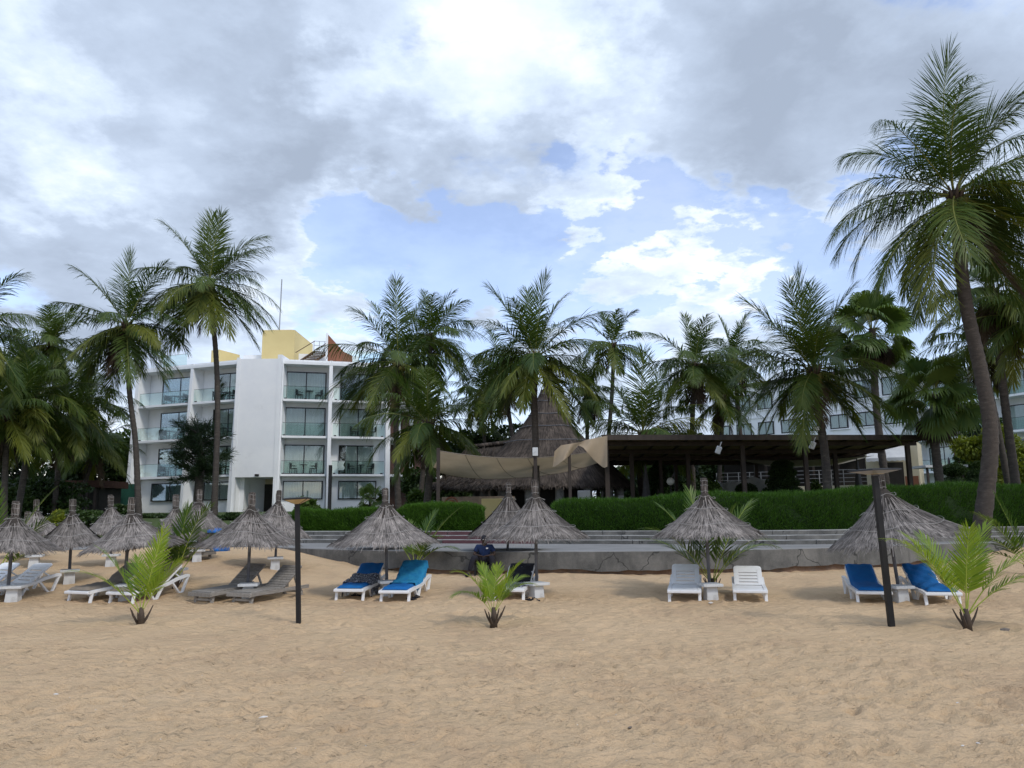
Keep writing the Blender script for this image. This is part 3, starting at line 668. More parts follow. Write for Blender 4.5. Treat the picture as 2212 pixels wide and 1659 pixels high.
# ------------------------------------------------------------------ white hotel
Z0 = 1.80
FLOORS = [Z0, 4.52, 7.35, 10.10, 13.0]
def frame2(A, B):
    """local axes of a facade from plan point A to plan point B: x along, y inward, z up"""
    A = Vector((A[0], A[1], 0)); B = Vector((B[0], B[1], 0)); u = (B - A).normalized()
    n = Vector((-u.y, u.x, 0))
    return Matrix(((u.x, n.x, 0, A.x), (u.y, n.y, 0, A.y), (0, 0, 1, 0), (0, 0, 0, 1))), (B - A).length
wr = random.Random(11)
def window(T, x0, x1, z0, z1, y, parent, curtains=None, mull=1, f=0.07):
    """framed glazing standing on the wall plane y (inward positive)"""
    m = MB()
    m.box(x0, x1, y - 0.13, y, z0, z0 + f, T); m.box(x0, x1, y - 0.13, y, z1 - f, z1, T)
    m.box(x0, x0 + f, y - 0.13, y, z0 + f, z1 - f, T); m.box(x1 - f, x1, y - 0.13, y, z0 + f, z1 - f, T)
    xs_ = [x0 + f + (x1 - x0 - 2 * f) * k / (mull + 1) for k in range(mull + 2)]
    for k in range(1, mull + 1): m.box(xs_[k] - 0.035, xs_[k] + 0.035, y - 0.125, y - 0.004, z0 + f, z1 - f, T)
    w = m.build('window', 'frame', parent)
    MB().box(x0 + f, x1 - f, y - 0.012, y - 0.003, z0 + f, z1 - f, T).build('room_backdrop', 'interior', w)  # dark panel on the wall, painted as the unlit room behind the curtains
    for k in range(mull + 1):
        MB().box(xs_[k] + 0.036, xs_[k + 1] - 0.036, y - 0.112, y - 0.104, z0 + f + 0.002, z1 - f - 0.002, T).build('pane', 'glass', w)
    if curtains is None:
        r = wr.random()
        if r < 0.5: curtains = [(0.0, 1.0, 'curtain')]
        elif r < 0.72: curtains = [(0.0, 0.16, 'darkcurtain'), (0.17, 1.0, 'curtain')]
        elif r < 0.88: curtains = [(0.0, 0.55, 'curtain'), (0.88, 1.0, 'darkcurtain')]
        else: curtains = [(0.45, 1.0, 'curtain')]
    W = x1 - x0 - 2 * f
    for a, b, mt in curtains:
        n = max(6, int((b - a) * W / 0.055)); rows = []
        for zz in (z0 + f + 0.02, z1 - f - 0.02):
            rows.append([T @ Vector((x0 + f + W * (a + (b - a) * i / n), y - 0.052 + (0.028 if i % 2 else -0.028) * (0.7 + 0.3 * math.sin(i * 1.7)), zz)) for i in range(n + 1)])
        MB().grid(rows).build('curtain', mt, w)
    return w
def balcony(T, x0, x1, z, parent, yfront=0.0):
    b = MB().box(x0 + 0.02, x1 - 0.02, yfront - 0.10, 0.98, z - 0.10, z + 0.06, T).build('balcony_floor', 'white', parent)
    MB().box(x0 + 0.06, x1 - 0.06, yfront - 0.045, yfront - 0.030, z + 0.09, z + 1.02, T).build('glass_panel', 'rail', b)
    MB().box(x0 + 0.05, x1 - 0.05, yfront - 0.055, yfront - 0.02, z + 1.022, z + 1.045, T).build('handrail', 'frame', b)
    for t in (0.06, 0.5, 0.94):
        xc = x0 + (x1 - x0) * t
        MB().box(xc - 0.09, xc + 0.09, yfront - 0.075, yfront - 0.005, z + 0.062, z + 0.145, T).build('glass_clamp', 'frame', b)
    MB().lathe([(0.09, 0), (0.11, 0.03), (0.06, 0.05)], 10, T @ Vector(((x0 + x1) / 2, 0.7, z - 0.152))).build('ceiling_lamp', 'opal', b, True)
    return b
def bal_chair(T, x, y, z, rot, label, mat='frame', cloth=False):
    m = MB(); r_ = Matrix.Translation((x, y, z)) @ Matrix.Rotation(rot, 4, 'Z'); Q = T @ r_
    root = thing('balcony_chair', Q @ Vector((0, 0, 0)), label, 'chair', 'chairs on the hotel balconies')
    MB().box(-.23, .23, -.22, .22, .42, .46, Q).build('seat', mat, root)
    MB().box(-.22, .22, .20, .235, .50, .84, Q).build('backrest', mat, root)
    for sx in (-1, 1):
        for sy in (-1, 1):
            MB().box(sx * .21 - .018, sx * .21 + .018, sy * .20 - .018, sy * .20 + .018, 0, .42 if sy < 0 else .86, Q).build('leg', mat, root)
        MB().box(sx * .235 - .02, sx * .235 + .02, -.2, .22, .62, .65, Q).build('armrest', mat, root)
def bal_table(T, x, y, z, label):
    Q = T @ Matrix.Translation((x, y, z))
    root = thing('balcony_table', Q @ Vector((0, 0, 0)), label, 'table', 'tables on the hotel balconies')
    c = Q @ Vector((0, 0, 0))
    MB().lathe([(.30, .70), (.30, .73)], 14, c).build('table_top', 'frame', root)
    MB().lathe([(.03, .03), (.03, .70)], 8, c).build('leg', 'frame', root)
    MB().lathe([(.22, 0), (.20, .03)], 12, c).build('base', 'frame', root)

pC0, pC1 = at(509, 1000, 57.0), at(600, 1000, 57.0)
pL, pR = at(289, 1000, 60.6), at(836, 1000, 59.2)
hotel = thing('hotel', (pC0.x, 60, Z0), 'white four-storey hotel with glass balconies and a blank stair wall', 'building')
TL, WL = frame2(pL, pC0); TR, WR = frame2(pC1, pR); TC, WC = frame2(pC0, pC1)
FN = ['ground-floor', 'first-floor', 'second-floor', 'top-floor']
def wing(T, W, split, wins, wname, baynames):
    MB().box(0.02, W - 0.02, 1.00, 9.5, Z0 - 0.5, 12.86, T).build('wall', 'white', hotel)
    # roof slab, parapet and fins
    MB().box(-0.04, W + 0.04, -0.16, 9.6, 12.80, 13.02, T).build('roof_slab', 'white', hotel)
    MB().box(0.0, W, -0.10, 0.06, 13.022, 13.14, T).build('parapet', 'white', hotel)
    edges = [0.0, split * W, W]
    for e, wd, tall in ((0.0, 0.34, 0), (split * W, 0.26, 0), (W, 0.34, 0)):
        fin = MB()
        dfn = 0.45
        v = [Vector((x, y, z)) for (y, z) in ((-0.10 - dfn, Z0 - 0.5), (-0.13, 13.16), (0.98, 13.16), (0.98, Z0 - 0.5)) for x in (e - wd / 2, e + wd / 2)]
        v = [T @ p for p in v]
        fin.add(v, [(0, 1, 3, 2), (2, 3, 5, 4), (4, 5, 7, 6), (6, 7, 1, 0), (0, 2, 4, 6), (1, 7, 5, 3)])
        fin.build('fin', 'white', hotel)
    for b in range(2):
        xa, xb = edges[b] + 0.18, edges[b + 1] - 0.18
        bw = xb - xa
        # ground floor wall with picture window
        MB().box(xa, xb, 0.55, 0.98, Z0 - 0.5, 4.40, T).build('wall', 'white', hotel)
        wa, wb = wins[b][0]
        window(T, xa + bw * wa, xa + bw * wb, 2.72, 4.10, 0.55, hotel, [(0.0, 1.0, 'curtain')] if wr.random() < 0.6 else [(0.0, 0.66, 'curtain'), (0.9, 1.0, 'darkcurtain')])
        for fl in (1, 2, 3):
            z = FLOORS[fl]
            balcony(T, xa, xb, z, hotel)
            wa, wb = wins[b][1]
            window(T, xa + bw * wa, xa + bw * wb, z + 0.08, z + 2.30, 1.00, hotel)
            nm = f'{FN[fl]} balcony, {baynames[b]}, {wname}'
            k = wr.random()
            cx = xa + bw * (0.5 + 0.1 * wr.random())
            if not (fl == 2 and b == 0 and W == WR):
                bal_table(T, cx, 0.62, z + 0.064, f'round table on the {nm}')
                bal_chair(T, cx - 0.72, 0.66, z + 0.064, R(70), f'chair on the {nm}')
                if k < 0.75: bal_chair(T, cx + 0.72, 0.66, z + 0.064, R(-75), f'chair on the {nm}')
wing(TL, WL, 0.55, [((0.26, 0.98), (0.27, 0.99)), ((0.25, 0.98), (0.28, 0.99))], 'wing behind pine', ['end bay', 'bay beside blank wall'])
wing(TR, WR, 0.455, [((0.07, 0.95), (0.06, 0.97)), ((0.15, 0.86), (0.15, 0.86))], 'wing under red roof fin', ['bay beside blank wall', 'end bay'])
# blank stair wall with portal beneath
MB().box(0.16, WC - 0.16, -0.42, 6.0, 4.35, 13.12, TC).build('stair_wall', 'white', hotel)
MB().box(-0.10, 0.155, -0.46, 2.0, Z0 - 0.5, 13.22, TC).build('fin', 'white', hotel)
MB().box(WC - 0.155, WC + 0.16, -0.46, 2.0, Z0 - 0.5, 13.42, TC).build('fin', 'white', hotel)
MB().box(0.16, WC - 0.16, 3.2, 6.0, Z0 - 0.5, 4.345, TC).build('portal_back_wall', 'cream', hotel)
MB().box(0.8, WC - 0.3, 3.14, 3.196, Z0 - 0.3, 3.95, TC).build('portal_dark_panel', 'interior', hotel)  # near-black panel across the back of the portal recess
MB().box(0.16, 0.6, 0.3, 3.19, Z0 - 0.5, 4.345, TC).build('portal_side_wall', 'white', hotel)
MB().box(1.62, 1.9, -0.56, -0.43, 4.42, 4.56, TC).build('security_lamp', 'frame', hotel)
# roof structures
roofz = 13.02
cx = at(665, 780, 60)
MB().box(0.75, 3.3, 2.5, 8.0, roofz + 0.003, 16.0, TC).build('stair_tower', 'yellow', hotel)
MB().box(0.95, 2.6, 4.2, 6.5, 16.002, 16.45, TC).build('tank_plinth', 'white', hotel)
MB().box(4.7, 5.5, 2.6, 5.0, roofz + 0.004, 14.8, TL).build('roof_hut', 'yellow', hotel)
MB().box(-1.0, 0.75 - .003, 3.4, 6.0, roofz + 0.003, 14.2, TC).build('roof_screen', 'white', hotel)
MB().box(0.9, 6.0, 3.6, 7.5, roofz + 0.003, 14.35, TR).build('roof_screen', 'white', hotel)
stx = MB()
for k in range(9):
    stx.box(1.0 + k * 0.17, 2.1 + k * 0.17, 1.4 + k * 0.20, 1.66 + k * 0.20, roofz + 0.10 + k * 0.165, roofz + 0.15 + k * 0.165, TR)
sto = stx.build('roof_stair', 'stair', hotel)
for s_ in (0.0, 1.1):
    MB().beam(TR @ Vector((1.0 + s_, 1.4, roofz + 0.05)), TR @ Vector((2.45 + s_, 3.1, roofz + 1.45)), 0.06, 0.18).build('stair_stringer', 'stair', sto)
    MB().beam(TR @ Vector((1.0 + s_, 1.3, roofz + 0.95)), TR @ Vector((2.45 + s_, 3.0, roofz + 2.3)), 0.05, 0.05).build('stair_handrail', 'stair', sto)
rl = MB()
for k in range(4): rl.beam(TR @ Vector((2.4 + k * 0.42, 3.45, 14.35)), TR @ Vector((2.4 + k * 0.42, 3.45, 15.4)), 0.04, 0.04)
for z in (14.7, 15.05, 15.4): rl.beam(TR @ Vector((2.38, 3.45, z)), TR @ Vector((3.68, 3.45, z)), 0.035, 0.035)
rl.build('roof_railing', 'metal', hotel)
v = [TR @ Vector((x, y, z)) for y, z in ((1.2, roofz + .003), (1.2, 15.6), (1.5, 15.6), (1.5, roofz + .003)) for x in (3.25, 3.40)]
fb = MB(); fb.add(v, [(0, 1, 3, 2), (2, 3, 5, 4), (4, 5, 7, 6), (0, 2, 4, 6), (1, 7, 5, 3)]); fb.build('roof_fin', 'white', hotel)
v = [TR @ Vector((x, y, z)) for x, z in ((3.405, roofz + .005), (3.405, 15.5), (4.6, 14.2), (5.3, 13.9), (5.3, roofz + .005)) for y in (1.25, 1.35)]
fb = MB(); fb.add(v, [(0, 1, 3, 2), (2, 3, 5, 4), (4, 5, 7, 6), (6, 7, 9, 8), (0, 2, 4, 6, 8), (1, 9, 7, 5, 3)]); fb.build('fin_cladding', 'redclad', hotel)
MB().box(4.4, WR - 0.2, 0.10, 0.115, 13.05, 14.05, TR).build('roof_glass', 'rail', hotel)
MB().box(2.2, 4.65, 0.10, 0.115, 13.05, 14.05, TL).build('roof_glass', 'rail', hotel)
MB().box(2.2, 4.65, 0.09, 0.125, 14.052, 14.08, TL).build('roof_handrail', 'metal', hotel)
MB().tube([TC @ Vector((1.6, 4.0, 16.0)), TC @ Vector((1.65, 4.0, 20.6))], 0.05, 6).build('mast', 'metal', hotel)
# side return with rust slat screens
TS, WS = frame2(pR, (pR.x + 2.4, pR.y + 7.5))
MB().box(0.2, WS, 0.35, 6.0, Z0 - 0.5, 12.8, TS).build('side_wall', 'white', hotel)
for fl in range(1, 5):
    z = FLOORS[fl] if fl < 4 else 12.85
    MB().box(0.2, WS, -1.1, 0.345, z - 0.12, z + 0.06, TS).build('side_balcony', 'white', hotel)
    zz = FLOORS[fl - 1]
    for k in range(3):
        MB().box(0.6 + k * 2.4, 2.0 + k * 2.4, 0.22, 0.345, zz + 0.1, zz + 2.4, TS).build('slat_screen', 'brick', hotel)
wt = MB()
rows = []
for i in range(9):
    rows.append([TR @ Vector((WR * .455 + .72 + 0.06 * math.sin(i * 1.2 + j) + 0.065 * j, -0.0 + 0.45 + 0.02 * math.cos(j * 2 + i), 4.52 + 0.07 + 1.02 - i * 0.09)) for j in range(8)])
wt.grid(rows)
tag(wt.build('drying_towel', 'sheet', smooth=True), 'white towel hung over a chair on the first-floor balcony by the dark lamp column', 'towel')

# ------------------------------------------------------------------ second hotel, far right behind the palms
h2 = thing('hotel', at(1780, 1080, 84), 'white hotel with slanting window rows behind the palms and pavilion', 'building')
A, B = at(1545, 1000, 98), at(1975, 1000, 80)
T2, W2 = frame2(A, B)
MB().box(0, W2, 0, 12, 1.5, 16.4, T2).build('wall', 'white', h2)
MB().box(-0.3, W2 + 0.3, -0.5, 12.2, 16.402, 16.75, T2).build('roof_slab', 'wood', h2)
nb = 8
for fl, (za, zb_) in enumerate(((13.4, 15.4), (10.3, 11.9), (6.9, 8.6), (3.6, 5.4))):
    for k in range(nb):
        bw = W2 / nb; xa = k * bw
        window(T2, xa + bw * 0.14, xa + bw * 0.82, za, zb_, 0.0, h2, [(0, 1, 'curtain')] if wr.random() < 0.7 else None, f=0.12)
        MB().box(xa + bw * 0.10, xa + bw * 0.86, -0.18, -0.003, za - 0.12, za - 0.003, T2).build('sill', 'white', h2)
        if fl == 2:
            MB().box(xa - 0.04, xa + 0.04, -1.8, -0.004, 6.3, 8.4, T2).build('privacy_screen', 'green', h2)
for z in (6.2, 9.4, 12.6):
    MB().box(0, W2, -0.10 if z != 6.2 else -1.9, -0.002, z - 0.22, z, T2).build('floor_band', 'white', h2)
A2, B2 = at(1985, 1000, 74), at(2340, 1000, 60)
T3, W3 = frame2(A2, B2)
MB().box(0, W3, 1.0, 12, 1.5, 14.0, T3).build('wall', 'white', h2)
for z in (4.9, 7.9, 10.9, 13.9):
    b = MB().box(-0.2, W3, -0.5, 0.995, z - 0.14, z + 0.05, T3).build('balcony_floor', 'white', h2)
    if z < 13:
        MB().box(-0.1, W3, -0.46, -0.445, z + 0.08, z + 1.05, T3).build('glass_panel', 'rail', b)
        MB().box(-0.1, W3, -0.47, -0.435, z + 1.052, z + 1.08, T3).build('handrail', 'frame', b)
        for k in range(4): window(T3, 0.5 + k * 4.2, 3.7 + k * 4.2, z + 0.1, z + 2.3, 1.0, h2)
for k in range(5):
    MB().box(k * 4.2 - 0.12, k * 4.2 + 0.12, -0.3, 0.99, 1.5, 13.7, T3).build('fin', 'rust' if k % 2 else 'white', h2)

# ------------------------------------------------------------------ restaurant block behind the pavilion
rest = thing('restaurant', at(1730, 1090, 50), 'low cream restaurant with dark open front and steel railing behind the pavilion', 'building')
A3, B3 = at(1550, 1050, 53), at(1880, 1050, 49)
T4, W4 = frame2(A3, B3)
MB().box(0, W4, 0.0, 5, 1.4, 2.75, T4).build('base_wall', 'interior', rest)
MB().box(-0.1, W4 + 0.1, -0.5, 5, 2.752, 3.12, T4).build('deck', 'cream', rest)
MB().box(0, W4, 2.8, 5.2, 3.122, 6.0, T4).build('back_wall', 'interior', rest)
MB().box(-0.2, W4 + 0.2, -0.4, 5.4, 5.85, 6.15, T4).build('roof', 'wood', rest)
for k in range(7):
    x = 0.3 + k * (W4 - 0.6) / 6
    MB().box(x - 0.07, x + 0.07, -0.25, -0.11, 3.122, 5.85, T4).build('post', 'wood', rest)
rm = MB()
for z in (3.35, 3.6, 3.85, 4.1): rm.beam(T4 @ Vector((0, -0.4, z)), T4 @ Vector((W4, -0.4, z)), 0.03, 0.03)
for k in range(14): rm.beam(T4 @ Vector((0.05 + k * (W4 - 0.1) / 13, -0.4, 3.122)), T4 @ Vector((0.05 + k * (W4 - 0.1) / 13, -0.4, 4.12)), 0.04, 0.04)
rm.build('railing', 'metal', rest)
kio = thing('service_kiosk', at(1925, 1085, 47), 'cream service kiosk with striped awning over a dark doorway', 'kiosk')
A5, B5 = at(1875, 1060, 47.5), at(1990, 1060, 46)
T5, W5 = frame2(A5, B5)
MB().box(0, W5, 0, 3.5, 1.5, 5.6, T5).build('wall', 'cream', kio)
MB().box(0.9, 2.05, -0.02, 0.3, 2.7, 4.4, T5).build('doorway', 'interior', kio)
MB().box(0.0, W5 * 0.75, -0.6, -0.003, 1.5, 2.55, T5).build('counter', 'soffit', kio)
aw = MB()
for k in range(8):
    x0 = 0.2 + k * 0.28
    aw.add([T5 @ Vector(p) for p in ((x0, -0.004, 5.35), (x0 + 0.28, -0.004, 5.35), (x0 + 0.28, -1.3, 4.62), (x0, -1.3, 4.62), (x0, -1.3, 4.45), (x0 + 0.14, -1.3, 4.40), (x0 + 0.28, -1.3, 4.45))],
           [(0, 3, 2, 1), (3, 4, 5, 6, 2)])
aw.build('awning', 'sheet', kio)
bd = MB().box(2.2, 2.9, -1.5, -1.44, 1.5, 3.5, T5)
tag(bd.build('menu_board', 'redclad'), 'rust-brown board leaning by the kiosk awning', 'board')

# kiosk and green screen behind the left palms
k2 = thing('garden_kiosk', at(130, 1100, 52), 'low brown kiosk in the shade of the dense left palms', 'kiosk')
A6, B6 = at(150, 1060, 54), at(215, 1060, 54)
T6, W6 = frame2(A6, B6)
MB().box(0, W6, 0, 3, 1.2, 3.6, T6).build('wall', 'interior', k2)
MB().box(-0.4, W6 + 0.4, -0.8, 3.2, 3.62, 4.1, T6).build('roof', 'brick', k2)
for k in range(5): MB().box(k * W6 / 4 - 0.08, k * W6 / 4 + 0.08, -0.6, -0.44, 1.2, 3.62, T6).build('post', 'wood', k2)
A7, B7 = at(205, 1060, 58), at(292, 1060, 58)
T7, W7 = frame2(A7, B7)
fs = thing('screen_fence', at(250, 1100, 58), 'green mesh screen fence beside the white hotel', 'fence')
MB().box(0, W7, 0, 0.03, 1.5, 4.0, T7).build('mesh_panel', 'green', fs)
for k in range(4): MB().box(k * W7 / 3 - 0.04, k * W7 / 3 + 0.04, -0.05, -0.003, 1.4, 4.1, T7).build('post', 'green', fs)
# ------------------------------------------------------------------ thatched hut
HC = at(1184, 1053, 43.5); HCx, HCy = HC.x, HC.y
hz = lambda y, Y=43.5: at(1184, y, Y).z
hut = thing('thatched_hut', (HCx, HCy, 1.5), 'large open-sided hut with tall concave conical thatch roof', 'hut')
S = 43.5 / FPX
HP = [(9, 836), (14, 850), (22, 868), (37, 897), (57, 925), (88, 957), (112, 982), (140, 1010), (165, 1036), (178, 1052)]   # radius, picture height
hp = [(r * S, hz(y)) for r, y in HP]
hp[-1] = (hp[-1][0], hp[-1][1])
def hutf(a, i):
    k = max(0.0, -math.cos(a)) ** 2
    return 1.0 + 0.30 * k * max(0, (i - 6) / 3.0)
HUTR = [p[0] for p in hp][::1]; HUTZ = [p[1] for p in hp]
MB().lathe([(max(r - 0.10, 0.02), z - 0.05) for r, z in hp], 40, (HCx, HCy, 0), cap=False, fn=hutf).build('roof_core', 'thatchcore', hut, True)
def hutsurf(a, t):
    i = t * (len(hp) - 1); k = np.minimum(i.astype(int), len(hp) - 2); f = i - k
    r = np.array(HUTR)[k] * (1 - f) + np.array(HUTR)[k + 1] * f; z = np.array(HUTZ)[k] * (1 - f) + np.array(HUTZ)[k + 1] * f
    kk = np.maximum(0, -np.cos(a)) ** 2; r = r * (1 + 0.30 * kk * np.maximum(0, (i - 6) / 3.0))
    return np.stack([HCx + r * np.cos(a), HCy + r * np.sin(a), z], -1)
def thatch_strands(surf, n, seed, ln, wd, lift, tmin=0.0):
    r = np.random.default_rng(seed)
    a = r.uniform(0, 2 * math.pi, n); t = tmin + (1 - tmin) * np.sqrt(r.uniform(0.001, 1, n)); t = np.minimum(t, 0.985)
    P0 = surf(a, t); P1 = surf(a + r.normal(0, 0.012, n), np.minimum(t + ln * 0.5, 1.0)); 
    d = P1 - P0; L = np.linalg.norm(d, axis=1, keepdims=True) + 1e-6; d = d / L
    Lw = r.uniform(0.6, 1.3, n)[:, None]
    outv = np.stack([np.cos(a), np.sin(a), 0 * a + 0.5], 1); outv = unit(outv - d * (outv * d).sum(1, keepdims=True))
    lf = r.uniform(0.1, 1, n)[:, None] * lift
    seg = np.maximum(L, 0.12) * Lw
    Pm = P0 + d * seg + outv * lf * 0.6
    d2 = unit(d + np.array([0, 0, -0.14]) + r.normal(0, 0.055, (n, 3)))
    Pe = Pm + d2 * seg + outv * lf * 0.3
    sd = unit(np.cross(d, outv)); w = r.uniform(0.6, 1.3, n)[:, None] * wd / 2
    P0 = P0 + outv * lf * 0.2
    v = np.stack([P0 - sd * w, P0 + sd * w, Pm + sd * w, Pm - sd * w, Pe + sd * w * 0.4, Pe - sd * w * 0.4], 1)
    q = np.array([[0, 1, 2, 3], [3, 2, 4, 5]])[None] + (np.arange(n) * 6)[:, None, None]
    return v.reshape(-1, 3), q.reshape(-1, 4)
v, q = thatch_strands(hutsurf, 26000, 5, 0.11, 0.05, 0.07)
tag(np_mesh('thatch', v, q, 'hutthatch', hut), kind='stuff')
# left ridge roof growing out of the cone
RA, RB = at(1130, 952, 43.6), at(1012, 966, 43.6)
EL_, EF = [], []
ridge = [RA.lerp(RB, t) for t in np.linspace(-0.35, 1, 8)]
ev = []
for i, p in enumerate(ridge):
    t = i / 7
    ev.append(Vector((p.x - 0.2 - 1.3 * t, 43.5 - 4.6 + 0.9 * t * t, hz(1053) - 0.10 * math.sin(t * 3))))
tip = at(946, 1050, 43.0)
def wingsurf(u, w):
    """u along the ridge and round the hip, w down the slope"""
    u = np.asarray(u); out = np.zeros((len(u), 3))
    R_ = np.array(ridge); E_ = np.array(ev + [])
    f = np.clip(u / 0.6, 0, 1) * 7; k = np.minimum(f.astype(int), 6); g = (f - k)[:, None]
    top = R_[k] * (1 - g) + R_[k + 1] * g; bot = E_[k] * (1 - g) + E_[k + 1] * g
    h = np.clip((u - 0.6) / 0.4, 0, 1)[:, None]
    bot = bot * (1 - h) + np.array(tip)[None] * h + np.array([-0.2, 0, 0]) * (h * (1 - h)) * 4
    sag = 0.28 * np.sin(np.pi * w)[:, None]
    out = top * (1 - w[:, None]) + bot * w[:, None]; out[:, 2] -= sag[:, 0]
    return out
us = np.linspace(0, 1, 22); ws = np.linspace(0, 1, 9)
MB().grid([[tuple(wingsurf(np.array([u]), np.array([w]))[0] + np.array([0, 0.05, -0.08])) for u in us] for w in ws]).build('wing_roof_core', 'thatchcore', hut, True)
r = np.random.default_rng(8); n = 9000
u = r.uniform(0, 1, n); w = np.sqrt(r.uniform(0, 1, n)) * 0.97
P0 = wingsurf(u, w); P1 = wingsurf(u + r.normal(0, 0.006, n), np.minimum(w + 0.08, 1.0)); d = unit(P1 - P0)
v, q = leaves(P0 + np.array([0, -0.02, 0.03]) + r.normal(0, 0.02, (n, 3)), d + r.normal(0, 0.08, (n, 3)), r.uniform(0.4, 0.8, n), 0.05, 3, 0.1)
tag(np_mesh('wing_thatch', v, q, 'hutthatch', hut), kind='stuff')
rd = MB()
for i in range(16):
    p = RA.lerp(RB, i / 15.0 * 1.0)
    rd.lathe([(0.16, -0.08), (0.2, 0.02), (0.1, 0.12)], 8, p)
rd.build('ridge_roll', 'hutthatch', hut, True)
fp = at(1184, 836, 43.5)
MB().lathe([(0.26, -0.3), (0.22, 0.3), (0.20, 1.1)], 12, (fp.x, fp.y, fp.z)).build('roof_finial', 'hutthatch', hut, True)
for yy, rr in ((852, 15), (868, 23), (897, 38), (925, 58), (957, 90)):
    MB().tube([(HCx + rr * S * 1.06 * math.cos(a), HCy + rr * S * 1.06 * math.sin(a), hz(yy) + 0.02 * math.sin(5 * a)) for a in np.linspace(0, 2 * math.pi, 33)], 0.022, 4).build('roof_wire', 'pole', hut)
# inside: columns, dim core and bar counter
for k in range(16):
    a = 2 * math.pi * k / 16 + 0.1; rr = hp[-1][0] * 0.86
    MB().lathe([(0.24, 1.3), (0.22, 3.1)], 12, (HCx + rr * math.cos(a), HCy + rr * math.sin(a), 0)).build('column', 'step', hut, True)
MB().lathe([(hp[-1][0] * 0.5, 1.3), (hp[-1][0] * 0.5, 3.5)], 20, (HCx, HCy, 0)).build('inner_wall', 'interior', hut)
ct = MB(); c0 = at(958, 1080, 40.0); c1 = at(1110, 1080, 39.0)
ct.beam((c0.x, c0.y, 1.95), (c1.x, c1.y, 1.95), 0.5, 1.1); ct.build('bar_counter', 'soffit', hut)
cb = MB(); a0 = at(1040, 1090, 36.5); cb.box(a0.x, a0.x + 1.0, 36.5, 37.1, 1.3, 2.35)
tag(cb.build('counter_block', 'yellow', bevel=0.02), 'ochre counter block in the hedge gap before the hut', 'counter')
a0 = at(1186, 1080, 37.5)
mm = MB(); mm.box(-0.35, 0.35, -0.25, 0.25, 0, 0.9); mm.box(-0.3, 0.3, -0.2, 0.2, 0.905, 1.25)
o = mm.build('service_trolley', 'sheet', bevel=0.03); o.location = (at(1262, 1080, 38.0).x, 38.0, float(gardenz(3.5, 38))); tag(o, 'white service trolley beneath the thatched eave', 'trolley')

# ------------------------------------------------------------------ timber pavilion
pav = thing('pavilion', (11, 38, 1.4), 'long flat-roofed dark timber pavilion behind the hedge', 'pavilion')
FL, FR = at(1304, 943, 31.8), at(2005, 956, 34.0)
zr = FL.z
FR.z = zr + 0.05
bdir = Vector((0.06, 1, 0)).normalized()
DEPTH = 12.0
NP = 12
def pvp(u, w, z=0.0):
    p = FL.lerp(FR, u) + bdir * (DEPTH * w); p.z += z - 0.10 * w * 3; return p
for k in range(NP):
    for j in range(3):
        u0, u1 = k / NP + 0.0012, (k + 1) / NP - 0.0012; w0, w1 = j / 3 + 0.001, (j + 1) / 3 - 0.001
        m = MB(); m.add([pvp(u, w, z) for z in (-0.05, 0.0) for (u, w) in ((u0, w0), (u1, w0), (u1, w1), (u0, w1))],
                        [(0, 3, 2, 1), (4, 5, 6, 7), (0, 1, 5, 4), (1, 2, 6, 5), (2, 3, 7, 6), (3, 0, 4, 7)])
        m.build('roof_panel', 'soffit', pav)
MB().beam(pvp(-0.005, -0.004, -0.04), pvp(1.005, -0.004, -0.04), 0.06, 0.22).build('fascia', 'wood', pav)
for w in (0.10, 0.40, 0.70, 0.97):
    MB().beam(pvp(0, w, -0.165), pvp(1, w, -0.165), 0.12, 0.20).build('main_beam', 'wood', pav)
for k in range(NP + 1):
    MB().beam(pvp(k / NP, 0.01, -0.085), pvp(k / NP, 0.99, -0.085), 0.07, 0.06).build('rafter', 'wood', pav)
for (u, w) in ((0.012, 0.10), (0.43, 0.10), (0.63, 0.10), (0.97, 0.10), (0.11, 0.40), (0.30, 0.40), (0.55, 0.70), (0.24, 0.70), (0.82, 0.40), (0.02, 0.97), (0.33, 0.97), (0.66, 0.97), (0.96, 0.97)):
    p = pvp(u, w); g = float(gardenz(p.x, p.y))
    MB().box(p.x - 0.09, p.x + 0.09, p.y - 0.09, p.y + 0.09, g - 0.1, p.z - 0.268).build('post', 'wood', pav)
for (x, y, Y, lab) in ((1552, 972, 31.9, 'white loudspeaker fixed under the middle of the pavilion roof'), (1755, 962, 32.2, 'white loudspeaker fixed near the palm trunk under the pavilion roof'), (1302, 960, 31.6, 'floodlight at the corner of the pavilion roof')):
    p = at(x, y, Y); m = MB()
    T = Matrix.Translation(p) @ Matrix.Rotation(R(20), 4, 'Y') @ Matrix.Rotation(R(15), 4, 'X')
    m.box(-0.10, 0.10, -0.08, 0.08, -0.15, 0.15, T); m.box(-0.02, 0.02, -0.02, 0.02, 0.15, 0.36, T)
    s = m.build('loudspeaker' if 'loud' in lab else 'floodlight', 'tablew', bevel=0.02); tag(s, lab, 'speaker' if 'loud' in lab else 'light')

